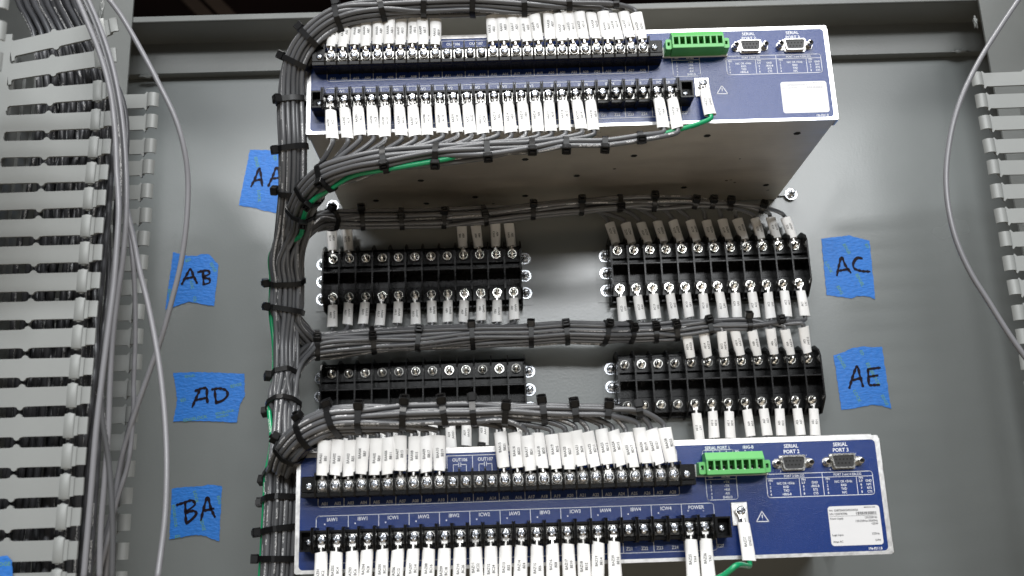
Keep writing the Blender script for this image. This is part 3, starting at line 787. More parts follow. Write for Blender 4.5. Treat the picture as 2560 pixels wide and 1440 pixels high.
def tape(label, outline, strokes, prints, Y=-0.0006, seed=1, w=0.0028):
    rnd = random.Random(seed)
    pts = [at(x, y, Y) for x, y in outline]
    fine = []
    for i, p in enumerate(pts):                                    # torn, slightly ragged edge
        q = pts[(i + 1) % len(pts)]; n = max(2, int((q - p).length / 0.0022))
        for k in range(n):
            r = p.lerp(q, k / n); j = 0.0 if k == 0 else 0.00035
            fine.append((r.x + rnd.uniform(-j, j), r.z + rnd.uniform(-j, j)))
    o = MB().prism(fine, Y, Y + 0.00018).build('masking_tape', M['tape'])
    tag(o, label, 'tape', 'pieces of blue masking tape')
    for (x, y), ang, s, h in prints:
        g = MB()
        c = at(x, y, Y - 0.00012); ca, sa = math.cos(math.radians(ang)), math.sin(math.radians(ang))
        put_text(g, s, h * mm, lambda a, b: (c.x + a * ca - b * sa, c.y, c.z + a * sa + b * ca), 'c', 1.1)
        g.build('tape_print', M['tape_print'], o)
    if strokes:
        h = MB()
        for st in strokes: stroke(h, st, w, Y - 0.00025)
        h.build('handwriting', M['marker'], o)
    return o
P1 = 'EDGELOCK'
tape('blue tape marked AA, half hidden behind the vertical wire harness', [(625, 374), (690, 376), (745, 380), (742, 532), (700, 534), (660, 527), (640, 520), (597, 513)],
     [[(627, 468), (640, 440), (648, 421), (656, 466)], [(633, 452), (656, 448)], [(670, 467), (682, 440), (692, 418), (704, 456)], [(676, 447), (700, 444)]],
     [((642, 405), -75, 'EDGE', 3.0), ((648, 490), -85, 'LOCK', 3.0), ((688, 395), -80, 'ED', 3.0)], seed=2)
tape('blue tape marked AB with a ragged lower edge', [(433, 630), (470, 640), (492, 640), (503, 635), (523, 636), (546, 662), (535, 765), (515, 762), (472, 754), (440, 765), (413, 774)],
     [[(454, 712), (465, 690), (476, 673), (484, 690), (493, 709)], [(462, 697), (484, 692)], [(509, 711), (508, 690), (507, 677)], [(493, 681), (508, 677), (521, 677), (524, 684), (507, 693), (524, 698), (524, 706), (506, 712)]],
     [((470, 650), 20, 'ED', 3.0), ((480, 712), -80, 'LOC', 2.8), ((533, 668), -62, 'EDGE', 2.8), ((425, 735), -80, 'EDGE', 2.8), ((487, 748), -85, 'CK', 2.8)], seed=3)
tape('blue tape marked AD with a folded left corner', [(433, 932), (500, 930), (611, 934), (612, 990), (600, 1010), (592, 1056), (500, 1052), (433, 1054), (437, 1030), (443, 1000)],
     [[(480, 1019), (488, 1000), (499, 976)], [(486, 978), (505, 971), (516, 971), (517, 990), (519, 1008)], [(484, 1001), (519, 994)], [(537, 974), (538, 990), (541, 1008)], [(528, 974), (548, 971), (565, 976), (569, 987), (558, 1000), (537, 1008)]],
     [((590, 963), 12, 'EDGE', 2.8), ((488, 1046), 8, P1, 2.8), ((562, 1030), 10, P1, 2.2), ((556, 1040), 10, 'EDGELO', 2.0), ((475, 940), 6, 'EDGEL', 2.2), ((458, 1000), 10, 'ED', 2.8)], seed=4)
tape('blue tape marked BA near the bottom edge', [(430, 1222), (465, 1217), (500, 1216), (520, 1211), (555, 1216), (548, 1353), (530, 1348), (515, 1340), (490, 1337), (460, 1342), (423, 1349)],
     [[(440, 1263), (462, 1256), (480, 1251), (488, 1260), (464, 1281), (485, 1277), (491, 1283), (482, 1296), (464, 1310)], [(463, 1258), (464, 1285), (465, 1309)], [(502, 1302), (510, 1268), (519, 1243), (527, 1270), (538, 1294)], [(508, 1277), (536, 1271)]],
     [((490, 1242), -75, 'LOCK', 2.8), ((437, 1290), -80, P1, 2.6), ((507, 1312), -72, 'EDGE', 2.8), ((548, 1250), -75, 'EDG', 2.6), ((444, 1341), 8, 'ED', 2.6)], seed=5)
tape('blue tape marked AC right of the terminal blocks', [(2053, 597), (2110, 590), (2122, 588), (2150, 596), (2174, 602), (2188, 748), (2175, 742), (2160, 740), (2142, 740), (2130, 746), (2100, 742), (2067, 738)],
     [[(2092, 690), (2098, 662), (2104, 643), (2114, 664), (2128, 683)], [(2097, 677), (2124, 672)], [(2157, 646), (2143, 645), (2133, 660), (2136, 671), (2152, 677), (2176, 679)]],
     [((2117, 622), -66, 'EDGE', 3.0), ((2072, 668), -68, 'LOCK', 3.0), ((2150, 700), -68, 'EDGEL', 3.0), ((2100, 725), -68, 'EDG', 3.0), ((2168, 615), -66, 'ED', 2.6)], seed=6)
tape('blue tape marked AE below the AC tape', [(2084, 888), (2110, 880), (2130, 870), (2155, 866), (2180, 868), (2205, 867), (2228, 1022), (2205, 1014), (2180, 1012), (2150, 1018), (2104, 1025)],
     [[(2123, 972), (2133, 938), (2143, 916), (2150, 940), (2158, 968)], [(2129, 951), (2156, 944)], [(2170, 923), (2171, 942), (2172, 962)], [(2168, 923), (2202, 919)], [(2171, 942), (2196, 938)], [(2172, 963), (2200, 962)]],
     [((2105, 905), -66, 'EDGEL', 3.0), ((2155, 882), -70, 'ED', 2.8), ((2183, 935), -68, P1, 3.0), ((2143, 990), -70, 'LOCK', 3.0), ((2212, 1000), -68, 'EDGE', 2.8)], seed=7)
tape('scrap of blue tape on the left duct in the lower left corner', [(-30, 1392), (18, 1389), (30, 1402), (34, 1470), (-30, 1470)], [], [((8, 1410), 3, 'EDGE', 2.4)], Y=-0.2876, seed=8)

# ------------------------------------------------------------------ harness: stations along every bundle
PITCH = 4.25 * mm; RW = 2.05 * mm
ST = {}; BUN = {}
def bundle(key, pts):
    P = [at(x, y, Y) for x, y, Y, t in pts]; ks = []
    for i, (x, y, Y, t) in enumerate(pts):
        tg = (P[min(i + 1, len(P) - 1)] - P[max(i - 1, 0)]).normalized()
        e2 = V((0, -1, 0)); e2 = (e2 - tg * e2.dot(tg)).normalized(); e1 = tg.cross(e2)
        k = (key, i); ks.append(k)
        ST[k] = dict(c=P[i], t=tg, e1=e1, e2=e2, tie=t, px=x, wires=[], pos={})
    BUN[key] = ks
bundle('TOP', [(1540, 10, -.216, 1), (1422, 11, -.216, 1), (1310, 13, -.216, 1), (1183, 15, -.216, 1), (1062, 18, -.216, 1), (955, 24, -.216, 1), (848, 46, -.214, 1), (778, 98, -.208, 1), (742, 158, -.20, 1)])
bundle('TR', [(729, 255, -.19, 1), (732, 370, -.185, 1), (731, 478, -.168, 1), (724, 560, -.142, 0), (714, 640, -.118, 0), (716, 705, -.103, 1), (714, 775, -.097, 1), (712, 860, -.095, 0), (712, 937, -.10, 1), (709, 1017, -.115, 1), (707, 1100, -.135, 0), (709, 1190, -.15, 1), (707, 1250, -.155, 1), (703, 1323, -.155, 1), (699, 1397, -.155, 1), (693, 1490, -.155, 0)])
bundle('AZ', [(1600, 346, -.217, 1), (1512, 358, -.217, 1), (1415, 358, -.217, 1), (1330, 368, -.217, 1), (1218, 375, -.217, 1), (1090, 388, -.217, 1), (962, 402, -.217, 1), (880, 417, -.213, 0), (816, 440, -.206, 1), (774, 482, -.19, 1), (753, 525, -.17, 1), (745, 565, -.145, 0)])
bundle('CT', [(1905, 522, -.052, 1), (1825, 512, -.052, 1), (1780, 508, -.052, 1), (1737, 506, -.052, 1), (1635, 505, -.052, 1), (1550, 508, -.052, 1), (1453, 514, -.052, 1), (1333, 525, -.052, 1), (1212, 538, -.052, 1), (1113, 545, -.052, 1), (1005, 548, -.052, 1), (905, 549, -.054, 1), (828, 550, -.062, 1), (778, 558, -.092, 0)])
bundle('MID', [(1950, 808, -.033, 1), (1872, 811, -.033, 1), (1772, 816, -.033, 1), (1688, 826, -.033, 1), (1637, 830, -.033, 1), (1574, 831, -.033, 1), (1513, 832, -.046, 1), (1416, 830, -.046, 1), (1328, 836, -.044, 1), (1181, 840, -.044, 1), (1048, 846, -.044, 1), (932, 851, -.046, 1), (793, 864, -.056, 1)])
bundle('MU', [(730, 806, -.092, 0), (762, 842, -.068, 0)])
bundle('ML', [(764, 884, -.068, 0), (732, 922, -.092, 0)])
bundle('BT', [(1598, 1031, -.217, 1), (1520, 1028, -.217, 1), (1437, 1030, -.217, 1), (1358, 1031, -.217, 1), (1264, 1033, -.217, 1), (1183, 1035, -.217, 1), (1110, 1036, -.217, 1), (1010, 1040, -.217, 1), (900, 1045, -.217, 1), (834, 1053, -.216, 1), (768, 1083, -.21, 1), (726, 1124, -.196, 1), (710, 1160, -.175, 0)])
bundle('DB', [(1290, 1128, -.045, 0), (1203, 1126, -.045, 1), (1100, 1134, -.045, 0), (1000, 1140, -.045, 0), (900, 1146, -.045, 0), (800, 1146, -.05, 0), (748, 1110, -.085, 0)])
WIRES = []
def left_of(key, x, gap=45): return [k for k in BUN[key] if ST[k]['px'] < x - gap]
class Wire:
    def __init__(s, label, a, route, b=None, m='wire', tail=None, pref=None):
        s.label, s.a, s.b, s.route, s.m, s.tail, s.pref = label, a, b, route, m, tail, pref
        for k in route: ST[k]['wires'].append(s)
        WIRES.append(s)

def term(p, d, lines, up=1, lean=0.0, toward=0.0, L=26.0, off=7.5, seat=0.0, wide=4.9, big=True):
    """one wire end: lug under a screw at p, running along d (up or down)"""
    w = V((1, 0, 0))
    dv = V((math.sin(lean), -toward, d * math.cos(lean))).normalized()
    w = (w - dv * w.dot(dv)).normalized(); n = w.cross(dv) * d
    if n.y > 0: n = -n
    return dict(p=V(p), d=dv, w=w, n=n, lines=lines, up=up, L=L * mm, off=off * mm, wide=wide * mm)

TRK = BUN['TR']
def seq(k): return '%02d' % k
ab_x = {}
# --- upper relay, top strip -> AB lower studs and AD lower studs
def strip_top(origin, k):  return origin + V(((A_U0 + A_P * (k - 1)) * mm, -(A_O - .5) * mm, A_V * mm))
def strip_bot(origin, k):  return origin + V(((Z_U0 + Z_P * (k - 1)) * mm, -(Z_O - .5) * mm, Z_V * mm))
rnd = random.Random(11)
KS = list(range(1, 11)) + list(range(15, 29))
for k in KS:
    p = strip_top(LU, k); x = proj(p)[0]
    mine = 'AAA%02d' % k
    f = (k - 1) / 27
    ta_lean = math.radians(5 - 13 * f + rnd.uniform(-2.5, 2.5))
    if k <= 10: other = 'AB%d' % (2 * k - 1)
    elif k <= 16: other = 'AB%d' % (2 * (k - 4) - 1)
    else: other = 'AD%d' % (2 * (k - 17) + 1)
    ta = term(p, 1, (mine, other), 1, ta_lean, toward=rnd.uniform(-.05, .06), L=25.5 + rnd.uniform(-1, 1), off=6.6 + rnd.uniform(0, 2.2))
    n = int(other[2:]); idx = 11 - (n - 1) // 2
    if other.startswith('AB'):
        q = stud_pos('AB', idx, 'l'); xq = proj(q)[0]
        tb = term(q, -1, (mine, other), -1, math.radians(rnd.uniform(-4, 3)), toward=rnd.uniform(.0, .10), L=21.5, off=6.8 + rnd.uniform(0, 2))
        route = left_of('TOP', x) + TRK[:7] + BUN['MU'] + left_of('MID', xq, 35)[::-1]
        lab = 'grey wire marked %s %s, upper relay top strip to left terminal block' % (mine, other)
    else:
        q = stud_pos('AD', idx, 'l'); xq = proj(q)[0]
        tb = term(q, -1, (other, mine), 1, math.radians(rnd.uniform(-3, 3)), toward=.05, L=25, off=7.5 + rnd.uniform(0, 2))
        route = left_of('TOP', x) + TRK[:10] + left_of('DB', xq, 30)[::-1]
        lab = 'grey wire marked %s %s, upper relay top strip to harness-covered block' % (mine, other)
    Wire(lab, ta, route, tb)
# --- upper relay, bottom strip
for k in list(range(1, 21)) + [25, 26]:
    p = strip_bot(LU, k); x = proj(p)[0]; mine = 'AAZ%02d' % k
    other = {25: 'YA4', 26: 'YA2'}.get(k) or ('AC%d' % (2 * k) if k <= 12 else 'AE%d' % (2 * (k - 12)))
    lean = math.radians((3 if k < 10 else 2 if k < 22 else 6) + rnd.uniform(-2.2, 2.2))
    ta = term(p, -1, (mine, other), 1, lean if k < 21 else math.radians(4), toward=rnd.uniform(.06, .16), L=27.5 + rnd.uniform(-.8, .8), off=(10.5 if k == 1 else 7.6) + rnd.uniform(0, 1.2))
    tb = None; tail = None
    if k <= 12:
        q = stud_pos('AC', 12 - k, 'u'); xq = proj(q)[0]
        tb = term(q, 1, (other, mine), 1, math.radians(-9 + rnd.uniform(-3, 3)), toward=-.22 + rnd.uniform(-.05, .05), L=24, off=6.5 + rnd.uniform(0, 1.5))
        route = left_of('AZ', x) + left_of('CT', xq, 40)[::-1]
        lab = 'grey wire marked %s %s, upper relay bottom strip to right terminal block' % (mine, other)
    elif k <= 20:
        q = stud_pos('AE', 11 - (k - 13), 'u'); xq = proj(q)[0]
        tb = term(q, 1, (other, mine), 1, math.radians(-11 + rnd.uniform(-4, 4)), toward=.42 + rnd.uniform(-.05, .08), L=25, off=5.5 + rnd.uniform(0, 1.5))
        route = left_of('AZ', x) + TRK[4:7] + BUN['MU'] + left_of('MID', xq, 40)[::-1]
        lab = 'grey wire marked %s %s, upper relay bottom strip to lower right block' % (mine, other)
    else:
        route = left_of('AZ', x, 25) + TRK[4:]
        lab = 'grey power wire marked %s %s at the upper relay' % (mine, other)
    Wire(lab, ta, route, tb)
pg = LU + V((329.6 * mm, -4.2 * mm, 34.4 * mm))
Wire('green earth wire marked AAZ27 GND2 from the upper relay', term(pg, -1, ('AAZ27', 'GND2'), 1, math.radians(3), .16, L=25, off=7.5), left_of('AZ', 1700, 25) + TRK[4:], None, 'wire_green', pref='green')
# --- AC lower studs -> middle harness -> trunk
ACL = ['LK3', 'RA3', 'LK2', 'RA2', 'LK1', 'RA1', 'LA4', 'LA3', 'AC3', 'LA2', 'AC7', 'LA1']
for i in range(12):
    q = stud_pos('AC', i, 'l'); xq = proj(q)[0]; mine = 'AC%d' % (23 - 2 * i)
    tb = term(q, -1, (mine, ACL[i]), 1, math.radians(rnd.uniform(-1, 5)), toward=rnd.uniform(-.02, .08), L=25 + rnd.uniform(-1, 1), off=7.2 + rnd.uniform(0, 2.2))
    Wire('grey wire marked %s %s on the lower studs of the right terminal block' % (mine, ACL[i]), tb, left_of('MID', xq, 30) + BUN['ML'] + TRK[9:])
# --- AB upper studs -> harness under the relay -> trunk
for i, l in ((0, ('AB24', 'BC14')), (1, ('AB22', 'BCC2')), (8, ('AB8', 'BB0')), (9, ('AB6', 'AB0')), (10, ('AB4', 'CA20')), (11, ('AB2', 'AA22'))):
    q = stud_pos('AB', i, 'u'); xq = proj(q)[0]
    tb = term(q, 1, l, -1, math.radians((-6 if i < 2 else -3) + rnd.uniform(-4, 4)), toward=-.05 + rnd.uniform(-.05, .1), L=24, off=7 + rnd.uniform(0, 1.5))
    rt = left_of('CT', xq, 30 if i > 1 else 5)
    Wire('grey wire marked %s %s on the upper studs of the left terminal block' % l, tb, rt + TRK[4:])
# --- AE lower studs, going down behind the lower relay
AEL = ['LX1', 'RE10', 'RD4', 'RD3', 'AE3', 'RD2', 'AE7', 'RD1']
for i in range(8):
    q = stud_pos('AE', 4 + i, 'l'); mine = 'AE%d' % (15 - 2 * i); xq = proj(q)[0]
    tb = term(q, -1, (mine, AEL[i]), 1, math.radians(rnd.uniform(-5, 5)), toward=.02, L=25, off=7.2 + rnd.uniform(0, 2.5))
    Wire('grey wire marked %s %s running down behind the lower relay' % (mine, AEL[i]), tb, [], None, tail=[at(xq - 30, 1150, -.035), at(xq - 95, 1180, -.035), at(xq - 180, 1195, -.035)])
# --- lower relay, top strip
for k in KS:
    p = strip_top(LL, k); x = proj(p)[0]; mine = 'BAA%02d' % k; f = (k - 1) / 27
    other = 'BB%d' % (2 * k - 1) if k <= 10 else 'BB%d' % (2 * (k - 4) - 1) if k <= 16 else 'BD%d' % (2 * (k - 17) + 1)
    ta = term(p, 1, (mine, other), 1, math.radians(4 - 14 * f + rnd.uniform(-1.6, 1.6)), toward=rnd.uniform(-.03, .06), L=26 + rnd.uniform(-.8, .8), off=6.0 + rnd.uniform(0, 3.2))
    Wire('grey wire with white sleeve marked %s %s on the lower relay top strip' % (mine, other), ta, left_of('BT', x) + TRK[11:])
# --- lower relay, bottom strip: out of the picture below
for k in list(range(1, 21)) + [25, 26]:
    p = strip_bot(LL, k); mine = 'BAZ%02d' % k
    other = {25: 'YA4', 26: 'YA2'}.get(k) or ('BC%d' % (2 * k) if k <= 12 else 'BE%d' % (2 * (k - 12)))
    ta = term(p, -1, (mine, other), 1, math.radians((0 if k < 4 else -2) + rnd.uniform(-2, 2)), toward=rnd.uniform(.02, .10), L=29, off=8.2 + rnd.uniform(0, .8))
    e = ta['p'] + ta['d'] * 50 * mm
    Wire('grey wire with white sleeve marked %s %s on the lower relay bottom strip' % (mine, other), ta, [], None, tail=[e + V((-.01, 0, -.012)), e + V((-.045, .0, -.03)), e + V((-.09, .01, -.035))])
pg = LL + V((329.6 * mm, -4.2 * mm, 34.4 * mm))
tg_ = term(pg, -1, ('BAZ27', 'GND2'), 1, math.radians(3), .12, L=27, off=9)
Wire('green earth wire marked BAZ27 GND2 from the lower relay', tg_, [], None, 'wire_green', tail=[at(1838, 1415, -.235), at(1810, 1438, -.232), at(1760, 1456, -.23), at(1690, 1464, -.23)])

# ---- pack the wires of every station into a round bundle, keeping neighbours
def hexslots(n):
    pts = []
    for i in range(-6, 7):
        for j in range(-6, 7):
            pts.append((PITCH * (i + 0.5 * (j % 2)) + .0003, PITCH * 0.866 * j + .0002))
    pts.sort(key=lambda p: p[0] ** 2 + p[1] ** 2)
    pts = pts[:n]
    cx = sum(p[0] for p in pts) / n; cy = sum(p[1] for p in pts) / n
    return [(x - cx, y - cy) for x, y in pts]
def rot_between(a, b, v):
    return a.rotation_difference(b) @ v
ORDER = BUN['TOP'] + BUN['TR'] + BUN['AZ'] + BUN['CT'][::-1] + BUN['MU'] + BUN['MID'][::-1] + BUN['ML'] + BUN['BT'] + BUN['DB'][::-1]
# trunk below the joints is packed after its branches
late = BUN['TR'][4:]
ORDER = [k for k in ORDER if k not in late]
i = ORDER.index(BUN['MU'][0]); ORDER = ORDER[:i] + late[:3] + ORDER[i:]
ORDER = [k for k in ORDER if k not in BUN['DB']]
i = ORDER.index(BUN['BT'][0]); ORDER = ORDER[:i] + late[3:7] + BUN['DB'][::-1] + ORDER[i:] + late[7:]
def travel(w, k):
    r = w.route; i = r.index(k)
    a = ST[r[i - 1]]['c'] if i else w.a['p'] + w.a['d'] * .03
    b = ST[r[i + 1]]['c'] if i + 1 < len(r) else (w.b['p'] + w.b['d'] * .03 if w.b else ST[k]['c'] * 2 - a)
    return (b - a).normalized()
for k in ORDER:
    s = ST[k]; ws = s['wires']; n = len(ws)
    if not n: continue
    slots = hexslots(n); want = []
    for w in ws:
        i = w.route.index(k); src = None
        for j in (i - 1, i + 1):
            if 0 <= j < len(w.route) and w in ST[w.route[j]]['pos']: src = w.route[j]; break
        if src:
            o = ST[src]['pos'][w] - ST[src]['c']
            o = rot_between(travel(w, src), travel(w, k), o)
        else:
            e = w.a if i == 0 else (w.b or w.a)
            o = (e['p'] + e['d'] * .033 - s['c']); o = o - s['t'] * o.dot(s['t'])
            if o.length > 0: o = o.normalized() * (PITCH * .55 * math.sqrt(n))
        c = (o.dot(s['e1']), o.dot(s['e2']))
        if w.pref == 'green':
            c = (0.03, 0.008) if k[0] == 'TR' else ((-0.02, 0.004) if s['px'] < 1180 else (-0.004, -0.02))
        want.append(c)
    # start: sort by angle-free greedy, then swap until stable
    left = list(range(n)); assign = [0] * n
    for q in sorted(range(n), key=lambda q: -(want[q][0] ** 2 + want[q][1] ** 2)):
        b = min(left, key=lambda t: (slots[t][0] - want[q][0]) ** 2 + (slots[t][1] - want[q][1]) ** 2); assign[q] = b; left.remove(b)
    cost = lambda q, t: (slots[t][0] - want[q][0]) ** 2 + (slots[t][1] - want[q][1]) ** 2
    for it in range(4):
        ch = False
        for a in range(n):
            for b in range(a + 1, n):
                if cost(a, assign[b]) + cost(b, assign[a]) < cost(a, assign[a]) + cost(b, assign[b]) - 1e-12:
                    assign[a], assign[b] = assign[b], assign[a]; ch = True
        if not ch: break
    j = 0.0001 if s['tie'] else 0.0005
    for q, w in enumerate(ws):
        x, y = slots[assign[q]]
        s['pos'][w] = s['c'] + s['e1'] * (x + rnd.uniform(-j, j)) + s['e2'] * (y + rnd.uniform(-j, j))

# ---- wire ends: lug, sleeve with print
def lug_mesh(e):
    d, w, n, p = e['d'], e['w'], e['n'], e['p']
    pts = []
    for k in range(13):
        t = math.radians(-50 - 260 * k / 12); pts.append((3.7 * mm * math.cos(t + math.pi / 2 + math.pi * 0), 3.7 * mm * math.sin(t + math.pi / 2)))
    pts = [(3.7 * mm * math.sin(math.radians(a)), -3.7 * mm * math.cos(math.radians(a))) for a in range(-140, 141, 20)]
    pts += [(1.9 * mm, e['off'] * .75), (-1.9 * mm, e['off'] * .75)]
    mb = MB(); N = len(pts); t0, t1 = -.1 * mm, .8 * mm
    vs = [p + w * x + d * y + n * t0 for x, y in pts] + [p + w * x + d * y + n * t1 for x, y in pts]
    mb.add(vs, [tuple(range(N)), tuple(range(2 * N - 1, N - 1, -1))] + [(i, i + N, (i + 1) % N + N, (i + 1) % N) for i in range(N)])
    a = p + d * e['off'] * .62 + n * 1.2 * mm; b = p + d * (e['off'] + 8 * mm) + n * 1.2 * mm
    R = 1.9 * mm; vs = []
    for c in (a, b):
        for k in range(10):
            t = 2 * math.pi * k / 10; vs.append(c + w * R * math.cos(t) + n * R * math.sin(t))
    mb.add(vs, [(k, (k + 1) % 10, (k + 1) % 10 + 10, k + 10) for k in range(10)] + [tuple(range(10)), tuple(range(10, 20))])
    return mb.mesh('lug', True, .6)

def sleeve_parts(e, parent):
    d, w, n = e['d'], e['w'], e['n']
    r = random.Random(e['lines'][0] + e['lines'][1])
    p0 = e['p'] + d * e['off'] + n * 1.2 * mm; L = e['L']; A = e['wide']
    bend = r.uniform(-.8, .8) * mm; side = r.uniform(-.7, .7) * mm; tw = r.uniform(-.22, .22); fl = r.uniform(-.2, .5) * mm
    def C(s): return p0 + d * (L * s) + n * (bend * math.sin(math.pi * s)) + w * (side * s * s)
    def half(s): return A * (0.93 + .07 * s) + fl * s * s, (2.75 - .55 * s) * mm
    def pos(s, x, front, extra=0.0):
        a, b = half(s); x = max(-.999, min(.999, x))
        y = b * (1 - abs(x) ** 2.6) ** (1 / 2.0) * front
        t = tw * (s - .2); ww = w * math.cos(t) + n * math.sin(t); nn = n * math.cos(t) - w * math.sin(t)
        return C(s) + ww * (a * x * (1 + extra / a)) + nn * (y + extra * front)
    xs = [math.cos(math.pi * k / 9) for k in range(10)]
    rows = [0, .2, .4, .6, .8, 1.0]; mb = MB(); loop = [(x, 1) for x in xs] + [(x, -1) for x in xs[1:-1][::-1]]
    n_ = len(loop); vs = []; fs = []
    sk = r.uniform(-.03, .03)
    for thick in (0, -.35 * mm):
        for i, s in enumerate(rows):
            vs += [pos(s + (sk * x if i in (0, 5) else 0), x, f, thick) for x, f in loop]
    R = len(rows)
    for i in range(R - 1):
        for k in range(n_):
            k2 = (k + 1) % n_
            fs.append((i * n_ + k, i * n_ + k2, (i + 1) * n_ + k2, (i + 1) * n_ + k))
            o = R * n_; fs.append((o + i * n_ + k, o + (i + 1) * n_ + k, o + (i + 1) * n_ + k2, o + i * n_ + k2))
    for i in (0, R - 1):
        for k in range(n_):
            k2 = (k + 1) % n_; fs.append((i * n_ + k, R * n_ + i * n_ + k, R * n_ + i * n_ + k2, i * n_ + k2))
    sl = mb.add(vs, fs).build('marker_sleeve', M['sleeve'], parent, True, 0.9)
    # two printed lines running along the sleeve
    t = MB(); up = e['up']; dz = 1 if d.z > 0 else -1
    cc = 0.5 + r.uniform(-.06, .06); sh = r.uniform(-.5, .9) * mm
    for li, s in enumerate(e['lines']):
        acr = (-1.75 * mm if li == 0 else 1.75 * mm) * (1 if up > 0 else -1) + sh
        if up < 0: acr = -(-1.75 * mm if li == 0 else 1.75 * mm) + sh
        def fn(x, y):
            along = cc + (x * up * dz) / L
            across = (acr - y * up) / A
            return pos(along, across, 1, 0.10 * mm)
        put_text(t, s, 1.95 * mm, fn, 'c', 0.92)
    t.build('lettering', M['ink'], sl)
    tng = (C(1.0) - C(.9)).normalized()
    return [C(.78), C(.9), C(1.0), C(1.0) + tng * 3.0 * mm]

for w in WIRES:
    o = link('wire', bpy.data.meshes.new('wire'))
    tag(o, w.label, 'wire', 'wires of the tied harness')
    E2 = []
    for e in (w.a, w.b):
        if not e: continue
        link('lug', lug_mesh(e), M['tin'], o)
        E2.append(sleeve_parts(e, o))
    pts = E2[0] + [ST[k]['pos'][w] for k in w.route] + (w.tail or [])
    if w.b: pts += E2[1][::-1]
    old = o.data
    o.data = tube_mesh('wire', catmull(pts), RW, 9); o.data.materials.append(M[w.m])
    bpy.data.meshes.remove(old)

# ---- cable ties round every bundle
def hull(pts):
    pts = sorted(set(pts))
    def half(P):
        h = []
        for p in P:
            while len(h) > 1 and (h[-1][0] - h[-2][0]) * (p[1] - h[-2][1]) - (h[-1][1] - h[-2][1]) * (p[0] - h[-2][0]) <= 0: h.pop()
            h.append(p)
        return h
    a = half(pts); b = half(pts[::-1]); return a[:-1] + b[:-1]
TIE_NAMES = {'TOP': ('harness over the upper relay', 'right', (1, -.1)), 'TR': ('vertical harness', 'top', (1, .25)), 'AZ': ('harness under the upper relay face', 'right', (-.75, .65)),
             'CT': ('dark harness below the upper relay', 'right', (.25, 1)), 'MID': ('middle harness between the terminal blocks', 'right', (.45, .9)), 'BT': ('harness over the lower relay', 'right', (.9, .45)), 'DB': ('harness behind the lower relay', 'right', (.6, .8))}
ORD = ['first', 'second', 'third', 'fourth', 'fifth', 'sixth', 'seventh', 'eighth', 'ninth', 'tenth', 'eleventh', 'twelfth', 'thirteenth', 'fourteenth']
for key, (nm, side, hd) in TIE_NAMES.items():
    cnt = 0
    for k in BUN[key]:
        s = ST[k]
        if not s['tie'] or not s['wires']: continue
        c, e1, e2 = s['c'], s['e1'], s['e2']
        tilt = rnd.uniform(-.16, .16)
        tt = (s['t'] + e1 * tilt).normalized()
        e1b = (e1 - tt * e1.dot(tt)).normalized(); e2b = tt.cross(e1b)
        if e2b.dot(e2) < 0: e2b = -e2b
        P = []
        for w in s['wires']:
            q = s['pos'][w] - c
            for a in range(10):
                P.append((round(q.dot(e1) + (RW + .25 * mm) * math.cos(a * .6283), 6), round(q.dot(e2) + (RW + .25 * mm) * math.sin(a * .6283), 6)))
        hl = hull(P); N = len(hl); nrm = []
        for i in range(N):
            a, b = hl[i - 1], hl[(i + 1) % N]; d = V((b[1] - a[1], a[0] - b[0])).normalized(); nrm.append(d)
        hw = 2.3 * mm; th = 1.15 * mm; vs = []
        for z in (-hw, hw):
            for t_ in (0, th):
                vs += [c + e1b * (p[0] + m_.x * t_) + e2b * (p[1] + m_.y * t_) + tt * z for p, m_ in zip(hl, nrm)]
        fs = []
        for i in range(N):
            j = (i + 1) % N
            fs += [(i, j, N + j, N + i), (2 * N + i, 3 * N + i, 3 * N + j, 2 * N + j), (N + i, N + j, 3 * N + j, 3 * N + i), (i, 2 * N + i, 2 * N + j, j)]
        mb = MB().add(vs, fs)
        o = mb.build('cable_tie', M['tie'], None, True, .5)
        word = ORD[cnt] if cnt < len(ORD) else str(cnt + 1)
        tag(o, 'black cable tie on the %s, %s from the %s' % (nm, word, side), 'cable tie', 'cable ties on the harness'); cnt += 1
        # head
        ang = math.atan2(hd[1], hd[0]) + rnd.uniform(-.35, .35)
        dv = V((math.cos(ang), math.sin(ang))); bi = max(range(N), key=lambda i: hl[i][0] * dv.x + hl[i][1] * dv.y)
        hp = hl[bi]; hn = nrm[bi]; tn = V((-hn.y, hn.x))
        X = e1b * tn.x + e2b * tn.y; Z = e1b * hn.x + e2b * hn.y
        base = c + e1b * hp[0] + e2b * hp[1] + Z * .3 * mm
        Mx = Matrix(((X.x, tt.x, Z.x, base.x), (X.y, tt.y, Z.y, base.y), (X.z, tt.z, Z.z, base.z), (0, 0, 0, 1)))
        h = MB()
        a, b_, zz = 3.4 * mm, 3.6 * mm, 5.4 * mm
        h.box(-a, a, -b_, -b_ + 1.3 * mm, 0, zz, .0004, Mx).box(-a, a, b_ - 1.3 * mm, b_, 0, zz, .0004, Mx)
        h.box(-a, -a + 1.4 * mm, -b_ + 1.2 * mm, b_ - 1.2 * mm, 0, zz, 0, Mx).box(a - 1.4 * mm, a, -b_ + 1.2 * mm, b_ - 1.2 * mm, 0, zz, 0, Mx)
        h.box(-a * .9, a * .9, -b_ + 1.2 * mm, b_ - 1.2 * mm, 0, 2.6 * mm, 0, Mx)
        h.box(-.6 * mm, .8 * mm, -1.9 * mm, 1.9 * mm, 2.6 * mm, zz + rnd.uniform(.2, 1.6) * mm, 0, Mx)
        h.build('tie_head', M['tie'], o)

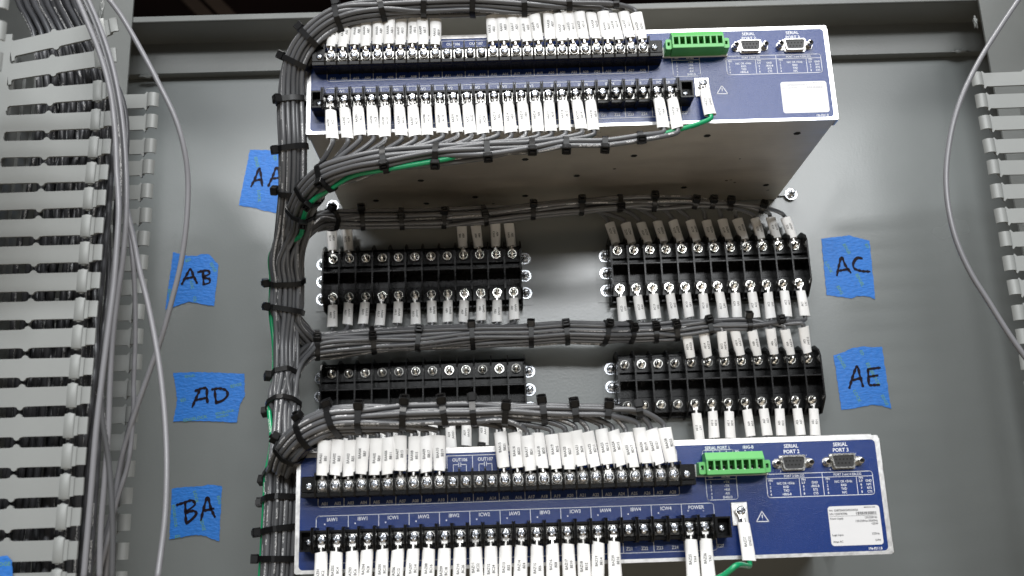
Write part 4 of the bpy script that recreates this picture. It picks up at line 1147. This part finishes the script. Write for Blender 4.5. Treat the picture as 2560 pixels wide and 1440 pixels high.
# ------------------------------------------------------------------ loose wires on the left and right
def loose(label, pts, Y, r=1.9, m='wire_plain', group='loose wires at the cabinet sides'):
    P = [at(x, y, Y if isinstance(Y, float) else Y[0] + (Y[1] - Y[0]) * i / (len(pts) - 1)) for i, (x, y) in enumerate(pts)]
    o = link('loose_wire', tube_mesh('loose_wire', catmull(P, .006), r * mm, 12), M[m])
    tag(o, label, 'wire', group)
loose('pale grey loose wire bowing out past the AB tape', [(262, -15), (300, 35), (350, 120), (400, 215), (440, 300), (462, 380), (470, 450), (466, 560), (452, 660), (430, 750), (405, 840), (370, 940), (335, 1040), (303, 1150), (286, 1260), (270, 1380), (262, 1460)], (-.30, -.21))
loose('pale grey loose wire hanging beside the AD and BA tapes', [(285, 330), (300, 430), (316, 520), (332, 590), (350, 680), (370, 760), (388, 850), (402, 940), (412, 1040), (417, 1150), (413, 1290), (400, 1400), (392, 1460)], (-.26, -.30))
loose('grey loose wire crossing the left duct fingers to the bottom edge', [(188, -15), (218, 55), (248, 130), (274, 220), (288, 330), (292, 430), (297, 520), (292, 620), (284, 720), (270, 830), (256, 940), (240, 1080), (226, 1250), (208, 1460)], (-.315, -.30), m='wire_plain')
loose('grey loose wire with white print curving along the left duct', [(203, -15), (236, 60), (268, 160), (292, 280), (302, 400), (300, 520), (288, 640), (274, 760), (262, 880), (252, 980), (258, 1060), (270, 1140), (279, 1240), (282, 1350), (280, 1460)], (-.31, -.27), m='wire')
loose('grey loose wire hugging the outside of the left bundle', [(214, -15), (250, 70), (282, 170), (304, 290), (314, 410), (316, 520), (308, 640), (294, 740), (282, 840), (275, 960), (270, 1093), (262, 1200), (252, 1320), (248, 1460)], (-.305, -.27))
loose('thin grey loose wire running straight down beside the rear duct tips', [(290, 380), (306, 470), (320, 547), (331, 640), (337, 730), (338, 850), (334, 960), (333, 1043), (320, 1160), (290, 1260), (262, 1380), (240, 1460)], (-.25, -.22), r=1.7)
loose('dark grey loose wire behind the left bundle', [(200, 20), (245, 120), (272, 240), (282, 360), (276, 470), (266, 600), (252, 730), (240, 830), (238, 930), (248, 1020)], (-.28, -.24), m='wire_dark')
loose('grey loose wire crossing low behind the left bundle', [(345, 990), (318, 1090), (300, 1180), (285, 1260), (262, 1340), (225, 1420), (205, 1460)], (-.20, -.21), m='wire_plain')
loose('single grey loose wire bowing in front of the right duct', [(2556, -15), (2500, 68), (2450, 148), (2410, 228), (2385, 300), (2371, 370), (2365, 440), (2371, 520), (2392, 605), (2428, 685), (2470, 752), (2520, 832), (2575, 910)], -.225, r=2.1)

# wires packed in the left duct
rd = random.Random(21)
n = 0
for row in range(4):
    for c in range(9):
        x0 = -0.185 + 0.0061 * c + rd.uniform(-.001, .001); y0 = -0.266 + .0125 * row + rd.uniform(-.002, .002)
        sp = V((x0, y0, 0))
        P = [V((x0 + rd.uniform(-.004, .004), y0 + rd.uniform(-.003, .003), z)) for z in (-.42, -.34, -.27, -.20, -.13, -.07, -.02)]
        tx = 42 + 17 * c + rd.uniform(-5, 5)
        P += [V((x0 - .002, y0, .018)), at(tx + 42, 75, y0 - .004), at(tx + 10, 15, y0 - .012), at(tx - 12, -45, y0 - .02)]
        o = link('duct_wire', tube_mesh('duct_wire', catmull(P, .008), 2.1 * mm, 8), M['wire_dark'])
        tag(o, 'dark grey wire packed inside the left wiring duct', 'wire', 'wires packed inside the left duct')
        n += 1
